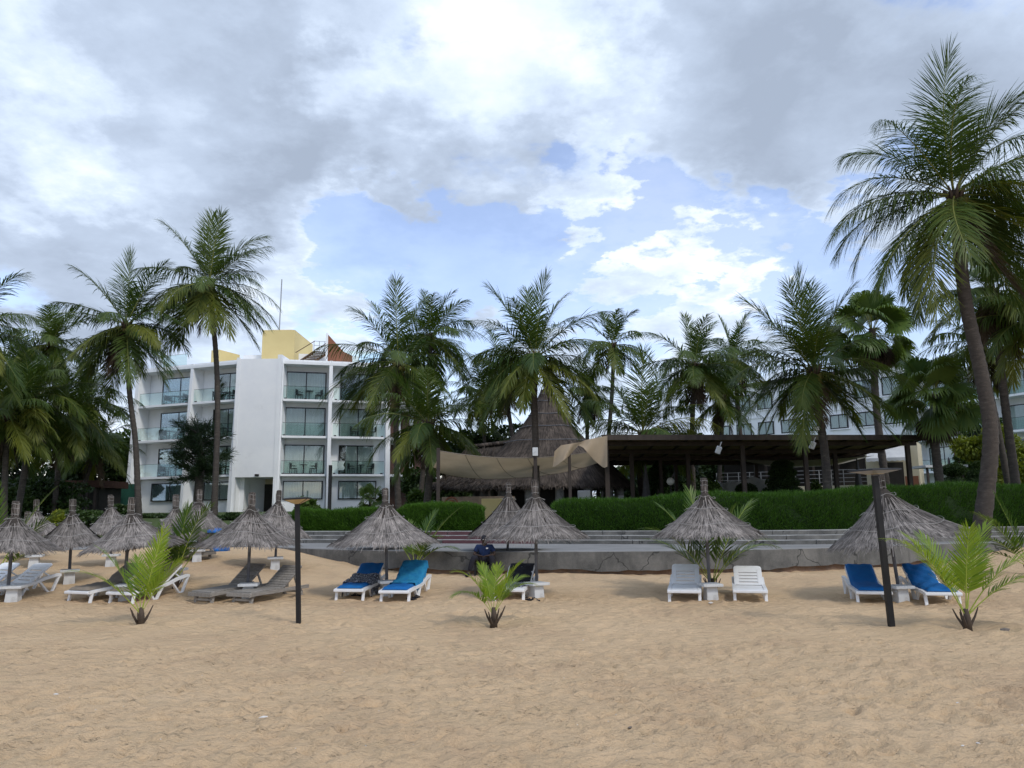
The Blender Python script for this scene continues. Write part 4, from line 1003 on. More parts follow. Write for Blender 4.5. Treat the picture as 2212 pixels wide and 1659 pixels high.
# ------------------------------------------------------------------ shade sails
def patch(c00, c10, c01, c11, sag, nu=20, nv=10, edge=0.0, wr_=0.03, seed=0):
    rows = []
    for j in range(nv + 1):
        v_ = j / nv; row = []
        for i in range(nu + 1):
            u_ = i / nu
            p = (c00 * (1 - u_) + c10 * u_) * (1 - v_) + (c01 * (1 - u_) + c11 * u_) * v_
            s = sag * 4 * u_ * (1 - u_) * (0.5 + 0.5 * v_) + edge * 4 * v_ * (1 - v_)
            p = p + Vector((0, 0, -s + wr_ * math.sin(u_ * 9 + seed) * math.sin(v_ * 5 + seed)))
            row.append(p)
        rows.append(row)
    return rows
sail = thing('shade_sail', at(950, 1090, 31.5), 'sagging beige shade sail slung before the thatched hut', 'sail')
c00, c10 = at(951, 974, 31.5), at(1300, 972, 31.8)
c01, c11 = at(930, 1017, 36.0), at(1310, 992, 36.5)
rows = patch(c00, c10, c01, c11, 0.62, 26, 12, 0.12)
MB().grid(rows).build('sailcloth', 'sail', sail, True)
for k in (4, 9, 14, 19):
    MB().tube([rows[j][k + int(j * 0.3)].lerp(rows[j][k + int(j * 0.3) + 1], (j * 0.3) % 1) + Vector((0, 0, -0.012)) for j in range(13)], 0.012, 4).build('seam', 'taupe', sail)
MB().tube([p + Vector((0, 0, 0)) for p in rows[0]], 0.016, 5).build('edge_rope', 'taupe', sail)
MB().tube([p + Vector((0, 0, 0)) for p in rows[-1]], 0.016, 5).build('edge_rope', 'taupe', sail)
def pole(x, y0, Y, w, label, zfoot=None):
    p = at(x, y0, Y); g = float(gardenz(p.x, p.y)) if zfoot is None else zfoot
    o = MB().box(-w / 2, w / 2, -w / 2, w / 2, -0.1, p.z - g).build('sail_post', 'wood', bevel=0.01)
    o.location = (p.x, p.y, g); tag(o, label, 'post'); return o
pole(947, 968, 31.4, 0.14, 'dark timber post at the outer corner of the beige sail')
pole(1156, 970, 31.4, 0.15, 'dark timber post with a white box against the palm trunk')
pole(1229, 952, 31.4, 0.12, 'dark timber post under the bundled sailcloth')
p = at(1156, 976, 31.28); bx = MB().box(-0.11, 0.11, -0.03, 0.03, -0.17, 0.17).build('junction_box', 'tablew', bevel=0.015); bx.location = p + Vector((0, -0.05, 0)); tag(bx, 'white junction box on the post beside the palm trunk', 'box')
# bundled cloth hanging off the roof corner
rows = []; NT = 34
for i in range(NT + 1):
    t = i / NT
    x = 1198 + (1312 - 1198) * t
    ytop = np.interp(t, [0, 0.12, 0.48, 0.6, 1.0], [975, 962, 955, 950, 941])
    ybot = np.interp(t, [0, 0.10, 0.30, 0.47, 0.55, 0.75, 0.93, 1.0], [1010, 1003, 985, 962, 966, 993, 1011, 1008])
    row = []
    for j in range(9):
        s = j / 8
        y = ytop + (ybot - ytop) * s
        yy = 31.15 + 0.14 * math.sin(t * 15 + s * 2) * (0.3 + s) + 0.03 * math.sin(t * 34 + 3 * s)
        row.append(at(x - 4 * s * (1 - t), y, yy))
    rows.append(row)
tag(MB().grid(rows).build('bundled_sailcloth', 'sail', smooth=True), 'bunched beige cloth draped over the pavilion roof corner', 'cloth')
for (a, b, c, d, lab) in ((at(1315, 984, 43), at(1535, 984, 43.5), at(1300, 1000, 47), at(1500, 990, 47), 'pale sail strip under the pavilion near the thatched hut'),
                          (at(1580, 992, 40), at(1890, 984, 40), at(1640, 1002, 46), at(1840, 996, 46), 'pale sail strip under the pavilion near the restaurant')):
    tag(MB().grid(patch(a, b, c, d, 0.28, 16, 6)).build('sail_strip', 'palesail', smooth=True), lab, 'sail')

# ------------------------------------------------------------------ garden clutter under and behind the pavilion
def on_garden(x, Y): p = at(x, 1080, Y); return Vector((p.x, Y, float(gardenz(p.x, Y))))
g = on_garden(1450, 38)
gl = thing('globe_lamp', g, 'white globe lamp on a slim black post behind the hedge', 'lamp')
zt = at(1450, 1040, 38).z
MB().lathe([(0.045, 0), (0.04, zt - g.z - 0.12)], 10, g).build('post', 'post', gl)
MB().lathe([(0.02, -0.19)] + [(0.19 * math.sin(a), -0.19 * math.cos(a)) for a in np.linspace(0.2, math.pi - 0.1, 12)], 18, (g.x, g.y, zt)).build('globe', 'opal', gl, True)
def closed_parasol(x, Y, h, label, mt='greyc'):
    g = on_garden(x, Y); t = thing('closed_parasol', g, label, 'parasol')
    MB().lathe([(0.025, 0), (0.025, h)], 8, g).build('pole', 'post', t)
    MB().lathe([(0.22, 0.45), (0.24, 0.7), (0.17, 1.3), (0.05, h - 0.1), (0.01, h + 0.05)], 16, g, fn=lambda a, i: 1 + 0.18 * math.sin(a * 6)).build('canopy', mt, t, True)
    MB().lathe([(0.28, 0), (0.26, 0.08)], 12, g).build('base', 'step', t)
closed_parasol(1397, 40, 2.5, 'slim folded grey parasol beside the hut eave')
closed_parasol(1700, 42, 2.6, 'folded dark parasol beside the topiary shrub')
closed_parasol(1858, 41, 2.7, 'folded dark parasol beside the cream kiosk')
closed_parasol(2058, 43, 2.8, 'folded striped parasol under the pale table awning')
# draped white sheet over a rockery
rows = []
rr = random.Random(3)
for i in range(26):
    t = i / 25; row = []
    for j in range(9):
        s = j / 8
        x = 1548 + (1712 - 1548) * t; Y = 44 + 0.5 * math.sin(t * 17) - 2.2 * s
        yt = 1037 + 5 * math.sin(t * 9) + 3 * math.sin(t * 23); zt = at(x, yt, Y).z
        gz = float(gardenz(at(x, 1050, Y).x, Y))
        p = at(x, 1050, Y); p.z = gz + (zt - gz) * (1 - s) ** 0.8 + 0.10 * math.sin(t * 40 + s * 4) * s * (1 - s)
        row.append(p)
    rows.append(row)
tag(MB().grid(rows).build('dust_sheet', 'sheet', smooth=True), 'crumpled white dust sheet spread over a mound behind the hedge', 'sheet')
def lounge_seat(x, Y, label, mt='sheet', rz=0.6):
    g = on_garden(x, Y); t = thing('garden_chair', g, label, 'chair', rotz=rz)
    for nm, b in (('seat', (-.26, .26, -.25, .25, .40, .45)), ('backrest', (-.26, .26, .25, .30, .45, .95))):
        local(MB().box(*b).build(nm, mt, None, bevel=0.02), t)
    for sx in (-.22, .22):
        for sy in (-.21, .23): local(MB().box(sx - .02, sx + .02, sy - .02, sy + .02, 0, .40).build('leg', mt), t)
lounge_seat(1352, 40, 'pale garden chair under the right eave of the hut', rz=0.9)
lounge_seat(1425, 41, 'pale garden chair beside the globe lamp', rz=-0.5)
lounge_seat(1805, 40, 'pale garden chair between the topiary and the kiosk', 'sheet', 0.2)
lounge_seat(1838, 40.5, 'green-backed garden chair near the folded parasol by the kiosk', 'green', -0.3)
lounge_seat(1690, 41, 'white covered chair beside the topiary shrub', 'sheet', 0.4)
g = on_garden(2045, 43); tt = thing('awning_table', g, 'small pale table awning by the right-hand palms', 'canopy')
MB().box(g.x - 1.4, g.x + 0.9, g.y - 0.8, g.y + 0.8, g.z + 2.25, g.z + 2.38).build('canopy', 'tablew', tt)
for sx in (-1.2, 0.7): MB().box(g.x + sx - .05, g.x + sx + .05, g.y - .6, g.y - .5, g.z, g.z + 2.25).build('post', 'wood', tt)
# slim dark lamp column before the hotel
g = on_garden(712, 36); zt = at(712, 1005, 36).z
o = MB().lathe([(0.085, 0), (0.085, zt - g.z)], 12).build('lamp_column', 'post'); o.location = g; tag(o, 'plain dark round lamp column in front of the white hotel', 'lamp')
# hose reel on wall by hut
g = on_garden(975, 37); o = MB()
T = Matrix.Translation((0, 0, 0.75)) @ Matrix.Rotation(R(90), 4, 'X')
for z in (-0.12, 0.12): 
    o.tube([T @ Vector((0.3 * math.cos(a), 0.3 * math.sin(a), z)) for a in np.linspace(0, 2 * math.pi, 21)], 0.04, 6)
o.tube([T @ Vector((0, 0, -0.15)), T @ Vector((0, 0, 0.15))], 0.2, 14); o.box(-0.04, 0.04, -0.05, 0.05, 0, 0.75)
o = o.build('hose_reel', 'redclad', smooth=True); o.location = g; tag(o, 'dark red hose reel beside the sail post', 'hose reel')
# ------------------------------------------------------------------ palms
def frond_arrays(P0, d0, L, g, wind, npair, lfl, wid, rs, seed, vee=0.45, stalk=0.10, hang=0.75, twist=0.0, messy=0.12):
    """feather leaf: arching stalk with a row of drooping leaflets on either side"""
    r = np.random.default_rng(seed); N = 18
    pts = [np.array(P0, float)]; d = unit(np.array(d0, float)); tang = [d]
    for i in range(N):
        s = (i + 0.5) / N
        d = unit(d + (np.array([0, 0, -1.0]) * g * (0.25 + 1.5 * s) + np.array(wind) * (0.3 + s)) / N)
        pts.append(pts[-1] + d * L / N); tang.append(d)
    pts = np.array(pts); tang = np.array(tang)
    # stalk
    side = unit(np.cross(tang, np.array([0, 0, 1.0]) + 1e-3)); nrm = np.cross(side, tang)
    if twist:
        c, s_ = math.cos(twist), math.sin(twist); side, nrm = side * c + nrm * s_, nrm * c - side * s_
    rad = rs * (1 - 0.88 * np.linspace(0, 1, N + 1))[:, None]
    ring = np.stack([pts + side * rad, pts + nrm * rad, pts - side * rad, pts - nrm * rad * 0.6], 1)
    v = [ring.reshape(-1, 3)]; b = np.arange(N)[:, None] * 4
    qs = [np.concatenate([np.stack([b[:, 0] + k, b[:, 0] + (k + 1) % 4, b[:, 0] + 4 + (k + 1) % 4, b[:, 0] + 4 + k], 1) for k in range(4)])]
    mi = [np.ones(len(qs[0]), int)]
    base = len(v[0])
    # leaflets
    n = npair * 2
    s = np.repeat(np.linspace(stalk, 0.995, npair), 2) + r.normal(0, 0.25 / npair, n); s = np.clip(s, 0.03, 1)
    sg = np.tile([1.0, -1.0], npair)[:, None]
    f = s * N; k = np.minimum(f.astype(int), N - 1); fr = (f - k)[:, None]
    A = pts[k] * (1 - fr) + pts[k + 1] * fr; T = unit(tang[k] * (1 - fr) + tang[k + 1] * fr); Sd = side[k]; Nn = nrm[k]
    prof = np.interp(s, [0, 0.08, 0.25, 0.5, 0.8, 1.0], [0.35, 0.55, 0.95, 1.0, 0.78, 0.45])
    LL = (lfl * prof * r.uniform(0.85, 1.12, n))[:, None]
    ang = np.interp(s, [0, 0.5, 1], [1.10, 0.80, 0.32])[:, None] + r.normal(0, messy, (n, 1))
    vv = vee * (1 - 0.5 * s[:, None]) + r.normal(0, messy, (n, 1))
    dl = unit(np.cos(ang) * T + np.sin(ang) * (Sd * sg * np.cos(vv) + Nn * np.sin(vv)))
    W = wid * np.interp(s, [0, 0.3, 1], [0.7, 1, 0.6])[:, None] / 2
    wv = unit(T - dl * (T * dl).sum(1, keepdims=True))
    seg = []
    p = A; dd = dl
    hg = hang * (0.30 + 0.95 * (1 - np.abs(T[:, 2:3]))) * r.uniform(0.6, 1.4, (n, 1))
    for i, (ww, st) in enumerate(((0.55, 0.0), (1.0, 0.30), (0.85, 0.36), (0.12, 0.34))):
        if i: 
            dd = unit(dd + np.array([0, 0, -1.0]) * hg * 0.55 + np.array(wind) * 0.10); p = p + dd * LL * st
        seg.append(p - wv * W * ww); seg.append(p + wv * W * ww)
    v.append(np.stack(seg, 1).reshape(-1, 3))
    q = np.array([[0, 1, 3, 2], [2, 3, 5, 4], [4, 5, 7, 6]])[None] + (np.arange(n) * 8)[:, None, None] + base
    qs.append(q.reshape(-1, 4)); mi.append(np.zeros(n * 3, int))
    return np.concatenate(v), np.concatenate(qs), np.concatenate(mi)

def frond(root, P0, a, w, L, g, mats, seed, wind=(0.18, 0, 0), npair=46, lfl=None, wid=0.055, name='frond', **kw):
    """a: direction in the plane facing the beach (90 is up), w: lean away (+) or towards the beach (-), degrees"""
    ca, sa, cw, sw = math.cos(R(a)), math.sin(R(a)), math.cos(R(w)), math.sin(R(w))
    d0 = (ca * cw, sw, sa * cw)
    v, q, mi = frond_arrays(P0, d0, L, g, wind, int(npair * 1.55), lfl or L * 0.33, wid * 0.76, L * 0.0085, seed, **kw)
    o = np_mesh(name, v, q, mats, root, mi)
    return o

def trunk(root, pts, r0, r1, flare=1.35):
    """tapering ringed stem through the given points"""
    P = [Vector(p) for p in pts]
    cs = []; n = 44
    seg = len(P) - 1
    for i in range(n + 1):
        t = i / n * seg; k = min(int(t), seg - 1); f = t - k
        p0, p1, p2, p3 = P[max(k - 1, 0)], P[k], P[k + 1], P[min(k + 2, seg)]
        cs.append(0.5 * ((2 * p1) + (p2 - p0) * f + (2 * p0 - 5 * p1 + 4 * p2 - p3) * f * f + (3 * p1 - p0 - 3 * p2 + p3) * f ** 3))
    fine, rad = [], []
    for i in range(n):
        for h in (0.0, 0.8):
            t = (i + h) / n; fine.append(cs[i].lerp(cs[i + 1], h))
            rr = r0 + (r1 - r0) * t ** 0.8; rr *= 1 + (flare - 1) * math.exp(-t * 14)
            rad.append(rr * (1.05 if h == 0 else 0.965))
    fine.append(cs[-1]); rad.append(r1 * 0.9)
    return MB().tube(fine, rad, 12).build('trunk', 'bark', root, True)

PALMSEED = [100]
def coconut_palm(label, crown, Y, base, L, n=22, spec=None, r0=0.17, r1=0.12, nuts=10, dead=4, npair=46, wind=(0.16, 0, 0), wid=0.06, basez=None, mids=(), old=5, amin=-75, upbias=0.0, name='coconut_palm', lush=1.0, Yb=None):
    PALMSEED[0] += 1; sd = PALMSEED[0] * 1000; r = random.Random(sd)
    C = at(crown[0], crown[1], Y); Yb = Yb or Y
    bp = at(base, 1080, Yb); bz = float(gardenz(bp.x, Yb)) if basez is None else basez
    B = Vector((bp.x, Yb, bz - 0.15))
    root = thing(name, (B.x, B.y, bz), label, 'palm tree')
    mid = [at(mx, my, Y) for mx, my in mids]
    if not mid: mid = [B.lerp(C, 0.5) + Vector((r.uniform(-0.25, 0.25), 0, 0))]
    trunk(root, [B] + mid + [C + Vector((0, 0, -0.35)), C + Vector((0, 0, 0.15))], r0, r1)
    k = 0
    if spec:
        for sp in spec:
            a, w, ls, g = sp[:4]; mt = sp[4] if len(sp) > 4 else 'palm'
            frond(root, C + Vector((0.06 * math.cos(R(a)), 0, 0.08 * math.sin(R(a)))), a + r.uniform(-4, 4), w, L * ls, g * 1.3, [mt, 'rachis' if mt != 'palmdead' else 'rachisd'], sd + k, wind, npair, wid=wid); k += 1
    if spec: n = 10
    for i in range(n):
        t = (i + 0.5) / n
        if spec: t = 0.32 + 0.66 * t
        # young leaves stand up, old ones hang
        el = 80 - 124 * t ** 0.80 + r.uniform(-12, 12) + upbias
        az = i * 137.5 + r.uniform(-14, 14)
        ca = math.cos(R(el)); dx_, dy_, dz_ = ca * math.cos(R(az)), ca * math.sin(R(az)), math.sin(R(el))
        g = (0.78 + 0.62 * t) * r.uniform(0.75, 1.3)
        if el < -20: g *= 0.45
        mt = 'palmold' if i >= n - old and r.random() < 0.7 else 'palm'
        w = math.degrees(math.asin(max(-1, min(1, dy_)))); a = math.degrees(math.atan2(dz_, dx_))
        frond(root, C + Vector((dx_ * 0.08, dy_ * 0.08, 0.08 * dz_)), a, w, L * r.uniform(0.86, 1.06) * (0.9 if i < 3 else 1), g, [mt, 'rachis'], sd + k, wind, npair, wid=wid, hang=0.62 + 0.35 * t, twist=r.uniform(-0.3, 0.3)); k += 1
    for i in range(dead):
        a = -90 + r.uniform(-26, 26)
        frond(root, C + Vector((0.1 * math.cos(i * 2.1), 0.1 * math.sin(i * 2.1), -0.2)), a, r.uniform(-20, 14), L * r.uniform(0.55, 0.75), 0.2, ['palmdead', 'rachisd'], sd + k, (0, 0, 0), int(npair * 0.7), wid=wid * 0.9, name='dead_frond', hang=0.9); k += 1
    for i in range(nuts):
        a = r.uniform(0, 6.28); rr = r.uniform(0.14, 0.32); c = C + Vector((rr * math.cos(a), rr * math.sin(a), -0.18 - r.uniform(0, 0.30)))
        MB().lathe([(0.01, -0.13), (0.07, -0.10), (0.105, -0.02), (0.095, 0.07), (0.05, 0.13), (0.01, 0.15)], 8, c).build('coconut', 'nut', root, True)
    sh = MB()
    for i in range(9):
        a = i * 0.75; p = C + Vector((0.12 * math.cos(a), 0.12 * math.sin(a), -0.3))
        sh.tube([p, p + Vector((0.10 * math.cos(a), 0.10 * math.sin(a), 0.32)), p + Vector((0.22 * math.cos(a), 0.22 * math.sin(a), 0.55))], [0.09, 0.06, 0.02], 5)
    sh.build('leaf_sheath', 'rachisd', root, True)
    return root

# the big palm on the terrace at the right
SP1 = [(104, -8, 1.08, 0.45), (118, -34, 1.0, 0.75), (88, 14, 1.05, 0.6), (76, -20, 1.0, 0.7), (124, 16, 0.95, 0.9), (138, -18, 1.0, 0.9), (66, -12, 1.12, 0.75), (53, 10, 1.15, 0.6), (33, -15, 1.1, 0.7), (40, 30, 1.0, 0.9),
       (150, 8, 1.0, 1.25), (176, -5, 1.12, 0.75), (168, 25, 1.0, 1.0), (212, -10, 1.08, 0.42, 'palm'), (228, -22, 1.2, 0.32, 'palmold'), (240, 5, 1.0, 0.25), (18, -45, 0.8, 1.7, 'palmold'),
       (-25, -12, 1.1, 0.5), (-45, -30, 1.1, 0.35, 'palmold'), (-8, 10, 1.1, 0.8), (10, 22, 1.1, 0.9), (-62, 12, 1.05, 0.2), (-35, 30, 1.05, 0.4), (250, 25, 0.95, 0.2), (-78, -14, 0.9, 0.1, 'palmdead')]
coconut_palm('tallest coconut palm, leaning trunk rising from the terrace steps', (2062, 422), 24.0, 2102, 4.2, 0, SP1, 0.235, 0.17, 12, 0, 62, (0.50, 0, 0), 0.05, 0.6, ((2140, 960), (2122, 820), (2084, 640)), Yb=24.3)
# pair before the white hotel
SP2 = [(92, 5, 1.08, 0.35), (80, -12, 1.0, 0.5), (118, 0, 1.18, 0.45), (105, 25, 1.0, 0.5), (60, 10, 1.1, 0.6), (42, -5, 1.05, 0.55), (152, 0, 1.12, 0.45), (138, 25, 0.9, 0.6), (20, -20, 0.9, 0.9),
       (2, 0, 1.1, 0.85), (178, -10, 1.0, 0.9), (190, 15, 0.95, 0.8), (-25, -10, 1.15, 0.55), (-12, 20, 1.1, 0.8), (212, -8, 1.2, 0.55, 'palm'), (225, 15, 1.2, 0.4), (-55, -25, 1.05, 0.4, 'palmold'), (-72, -38, 1.0, 0.35, 'palmold'),
       (238, -25, 1.15, 0.3), (-50, 18, 1.1, 0.3), (262, -45, 0.9, 0.4, 'palmold'), (-92, -48, 0.9, 0.3, 'palmold'), (72, 30, 1.0, 0.5)]
coconut_palm('tall straight coconut palm before the blank wall end of the hotel wing', (453, 612), 45, 464, 4.1, 0, SP2, 0.17, 0.13, 18, 2, 46, (0.12, 0, 0), 0.075, None, ((470, 900), (466, 760)))
SP3 = [(95, 0, 1.1, 0.4), (108, 18, 1.0, 0.5), (120, -10, 1.1, 0.45), (80, 20, 1.0, 0.55), (65, -5, 1.1, 0.55), (150, 0, 1.15, 0.35), (158, -20, 1.1, 0.55), (45, 10, 0.95, 0.7), (25, -20, 0.95, 0.8), (10, 10, 0.95, 0.9),
       (205, -10, 1.2, 0.5), (222, 10, 1.1, 0.4), (235, -20, 1.15, 0.3, 'palm'), (-30, -15, 1.1, 0.6), (-50, 0, 1.1, 0.4), (-65, -30, 1.1, 0.3), (250, 10, 1.1, 0.2), (245, -35, 1.0, 0.2, 'palmold'), (190, 20, 1.0, 0.8), (-10, -35, 0.95, 0.9)]
coconut_palm('coconut palm with a dead leaf skirt left of the white hotel'.replace(' left of', ' beside the end of'), (273, 702), 43, 303, 3.8, 0, SP3, 0.16, 0.12, 6, 9, 44, (0.10, 0, 0), 0.075, None, ((293, 960), (280, 850)))
# dense group at the left
coconut_palm('dark tall palm rising behind the dense left-hand group', (112, 742), 50, 128, 3.6, 20, None, 0.16, 0.12, 4, 3, 36, (0.15, 0, 0), 0.085)
coconut_palm('bushy palm with yellowing lower fronds over the brown kiosk', (72, 858), 42, 38, 3.9, 24, None, 0.17, 0.13, 4, 5, 40, (0.14, 0, 0), 0.08, old=11)
coconut_palm('bushy palm with bright lower fronds above the garden kiosk wall', (18, 900), 40, 14, 3.4, 22, None, 0.16, 0.12, 4, 4, 40, (0.12, 0, 0), 0.08, old=10)
coconut_palm('drooping palm between the kiosk and the green screen fence', (150, 905), 46, 118, 3.8, 24, None, 0.16, 0.12, 4, 5, 38, (0.14, 0, 0), 0.085, old=7)
coconut_palm('leafy palm filling the gap above the dense left-hand group', (45, 800), 50, 70, 3.7, 22, None, 0.15, 0.12, 3, 3, 36, (0.14, 0, 0), 0.085, old=6)
coconut_palm('leafy palm between the dense group and the leaf-skirt palm', (190, 865), 55, 200, 3.7, 22, None, 0.15, 0.12, 2, 4, 34, (0.12, 0, 0), 0.09, old=6)
coconut_palm('low arching palm beside the green screen fence', (205, 965), 52, 160, 3.4, 18, None, 0.14, 0.11, 2, 3, 34, (0.12, 0, 0), 0.085)
SPE = [(60, 0, 1.1, 0.7), (28, -5, 1.1, 0.8), (8, 10, 1.1, 0.9), (-20, -10, 1.15, 0.7), (-45, 10, 1.15, 0.5, 'palmold'), (-60, -10, 1.1, 0.3, 'palmold'), (40, 15, 1.0, 0.8), (90, 0, 1, 0.4), (130, 0, 1, 0.6), (180, 0, 1, 0.8)]
coconut_palm('palm at the beach edge with fronds reaching past the dense group', (-78, 715), 36, -90, 3.6, 0, SPE, 0.17, 0.12, 4, 2, 46, (0.1, 0, 0), 0.07)
# between hotel and hut
SP5 = [(96, -5, 1.15, 0.35), (110, 10, 1.05, 0.45), (80, 10, 1.1, 0.5), (125, -15, 1.0, 0.55), (150, 5, 1.25, 0.6), (165, 15, 1.0, 0.8), (60, -15, 1.1, 0.6), (188, -8, 1.25, 0.75), (203, 10, 1.2, 0.6), (220, -15, 1.15, 0.4), (235, 10, 1.1, 0.3), (40, 10, 1.0, 0.8),
       (-20, -10, 1.0, 0.8), (-45, 5, 1.05, 0.5), (250, -15, 1.1, 0.2, 'palmold'), (-70, -20, 1.0, 0.2), (20, 20, 1.0, 0.9), (135, 30, 1.0, 0.6)]
coconut_palm('coconut palm close to the rust-screened end of the white hotel', (861, 782), 44, 862, 4.0, 0, SP5, 0.17, 0.13, 12, 4, 46, (0.14, 0, 0), 0.075)
coconut_palm('palm standing just behind the one at the hotel end', (930, 728), 50, 905, 4.1, 22, None, 0.16, 0.12, 4, 3, 38, (0.2, 0, 0), 0.085)
coconut_palm('short bushy palm with low crown behind the sail corner post', (926, 918), 36.5, 918, 3.3, 26, None, 0.18, 0.15, 14, 2, 46, (0.14, 0, 0), 0.065, old=9, upbias=6)
SP7 = [(86, -5, 1.2, 0.35), (97, 12, 1.1, 0.4), (72, 8, 1.1, 0.5), (120, 0, 1.25, 0.45), (132, -20, 1.2, 0.8), (110, -30, 1.0, 0.5), (48, 0, 1.3, 0.55), (60, 25, 1.1, 0.5), (160, 5, 1.2, 0.8), (150, 25, 1.1, 0.9), (175, -15, 1.2, 0.9), (12, 0, 1.25, 0.9), (28, -18, 1.1, 0.9),
       (-5, 20, 1.2, 1.0), (-18, -12, 1.25, 0.8), (-40, -5, 1.3, 0.5), (-55, 15, 1.25, 0.3), (200, 12, 1.2, 0.7), (218, -10, 1.25, 0.45), (232, 15, 1.2, 0.3), (245, -45, 1.0, 0.7, 'palmold'), (-65, -32, 1.1, 0.4, 'palmold'), (190, -30, 1.0, 1.1)]
coconut_palm('graceful coconut palm rising through the shade sail before the hut', (1156, 772), 33.0, 1158, 2.95, 0, SP7, 0.155, 0.12, 8, 1, 50, (0.14, 0, 0), 0.06, None, ((1157, 960), (1154, 860)))
coconut_palm('palm half hidden behind the sail palm beside the hut roof', (1088, 806), 52, 1118, 3.8, 22, None, 0.15, 0.12, 2, 6, 36, (0.12, 0, 0), 0.09, old=8)
coconut_palm('thin bare-stemmed palm behind the ridge of the thatched hut', (1040, 850), 56, 1060, 3.2, 16, None, 0.13, 0.10, 2, 3, 32, (0.12, 0, 0), 0.09)
# behind the pavilion
coconut_palm('slender small-crowned palm just past the hut roof', (1323, 745), 52, 1300, 3.3, 18, None, 0.15, 0.11, 5, 1, 38, (0.14, 0, 0), 0.08, mids=((1322, 850),))
coconut_palm('palm with brown leaf skirt hugging the hut roof slope', (1268, 850), 54, 1265, 3.0, 16, None, 0.15, 0.12, 2, 8, 34, (0.12, 0, 0), 0.085, old=6)
SP10 = [(95, -10, 1.2, 0.5), (75, 10, 1.25, 0.5), (115, 5, 1.1, 0.5), (60, -15, 1.2, 0.6), (45, 10, 1.2, 0.7), (130, -12, 1.05, 0.8), (150, 5, 0.95, 1.1, 'palmold'), (30, -12, 1.15, 0.9, 'palmold'), (22, 15, 1.1, 0.9, 'palmold'), (8, -5, 1.0, 0.6, 'palmold'), (85, -35, 1.0, 0.6), (105, 30, 1.1, 0.5), (52, 30, 1.1, 0.7), (140, 25, 1.0, 0.9)]
coconut_palm('low young palm with yellow fronds showing above the pavilion roof', (1388, 938), 45.5, 1392, 4.0, 0, SP10, 0.2, 0.18, 0, 0, 46, (0.08, 0, 0), 0.075)
coconut_palm('full-crowned palm with orange nuts behind the pavilion middle', (1500, 790), 48, 1498, 3.7, 24, None, 0.17, 0.13, 14, 4, 42, (0.16, 0, 0), 0.08, upbias=5)
coconut_palm('palm behind the full-crowned one, before the far hotel', (1585, 772), 54, 1608, 3.7, 22, None, 0.16, 0.12, 4, 4, 38, (0.14, 0, 0), 0.085, old=7)
coconut_palm('dark palm low behind the pavilion middle', (1560, 860), 50, 1545, 3.2, 20, None, 0.15, 0.12, 2, 4, 34, (0.12, 0, 0), 0.085)
SP12 = [(95, 0, 1.32, 0.22), (108, -12, 1.15, 0.35), (82, 12, 1.25, 0.3), (70, -8, 1.2, 0.4), (122, 5, 1.3, 0.4), (133, -25, 1.1, 0.6), (60, 15, 1.1, 0.5), (150, 10, 1.15, 0.7), (160, -10, 1.2, 0.9), (38, -10, 1.15, 0.7), (22, 12, 1.2, 0.8),
        (195, -8, 1.25, 0.55, 'palm'), (183, 20, 1.1, 0.8), (8, -10, 1.35, 0.75), (-18, 5, 1.2, 0.6), (-42, -20, 1.25, 0.35, 'palm'), (240, -30, 1.2, 0.35, 'palmold'), (-62, -10, 1.0, 0.2), (215, 15, 1.0, 0.5), (98, -40, 0.9, 0.7), (135, 25, 1.0, 0.8), (255, 15, 0.9, 0.2)]
coconut_palm('large shaggy coconut palm standing before the pavilion front beam', (1757, 800), 29.6, 1788, 2.95, 0, SP12, 0.165, 0.13, 8, 3, 54, (0.14, 0, 0), 0.055, None, ((1782, 980), (1766, 880)), Yb=29.6)
# right-hand group
coconut_palm('palm with hanging brown skirt behind the leaning terrace palm', (2142, 630), 31, 2200, 3.5, 20, None, 0.17, 0.13, 2, 9, 44, (0.1, 0, 0), 0.07, mids=((2172, 880),))
coconut_palm('slim palm beside the lime shrub at the right', (2118, 740), 36, 2188, 3.2, 18, None, 0.15, 0.12, 2, 4, 40, (0.1, 0, 0), 0.075, mids=((2150, 900),), old=6)
coconut_palm('yellow-fronded palm beyond the terrace end', (2235, 690), 30, 2262, 3.3, 18, None, 0.16, 0.12, 2, 3, 42, (0.1, 0, 0), 0.07, old=10)

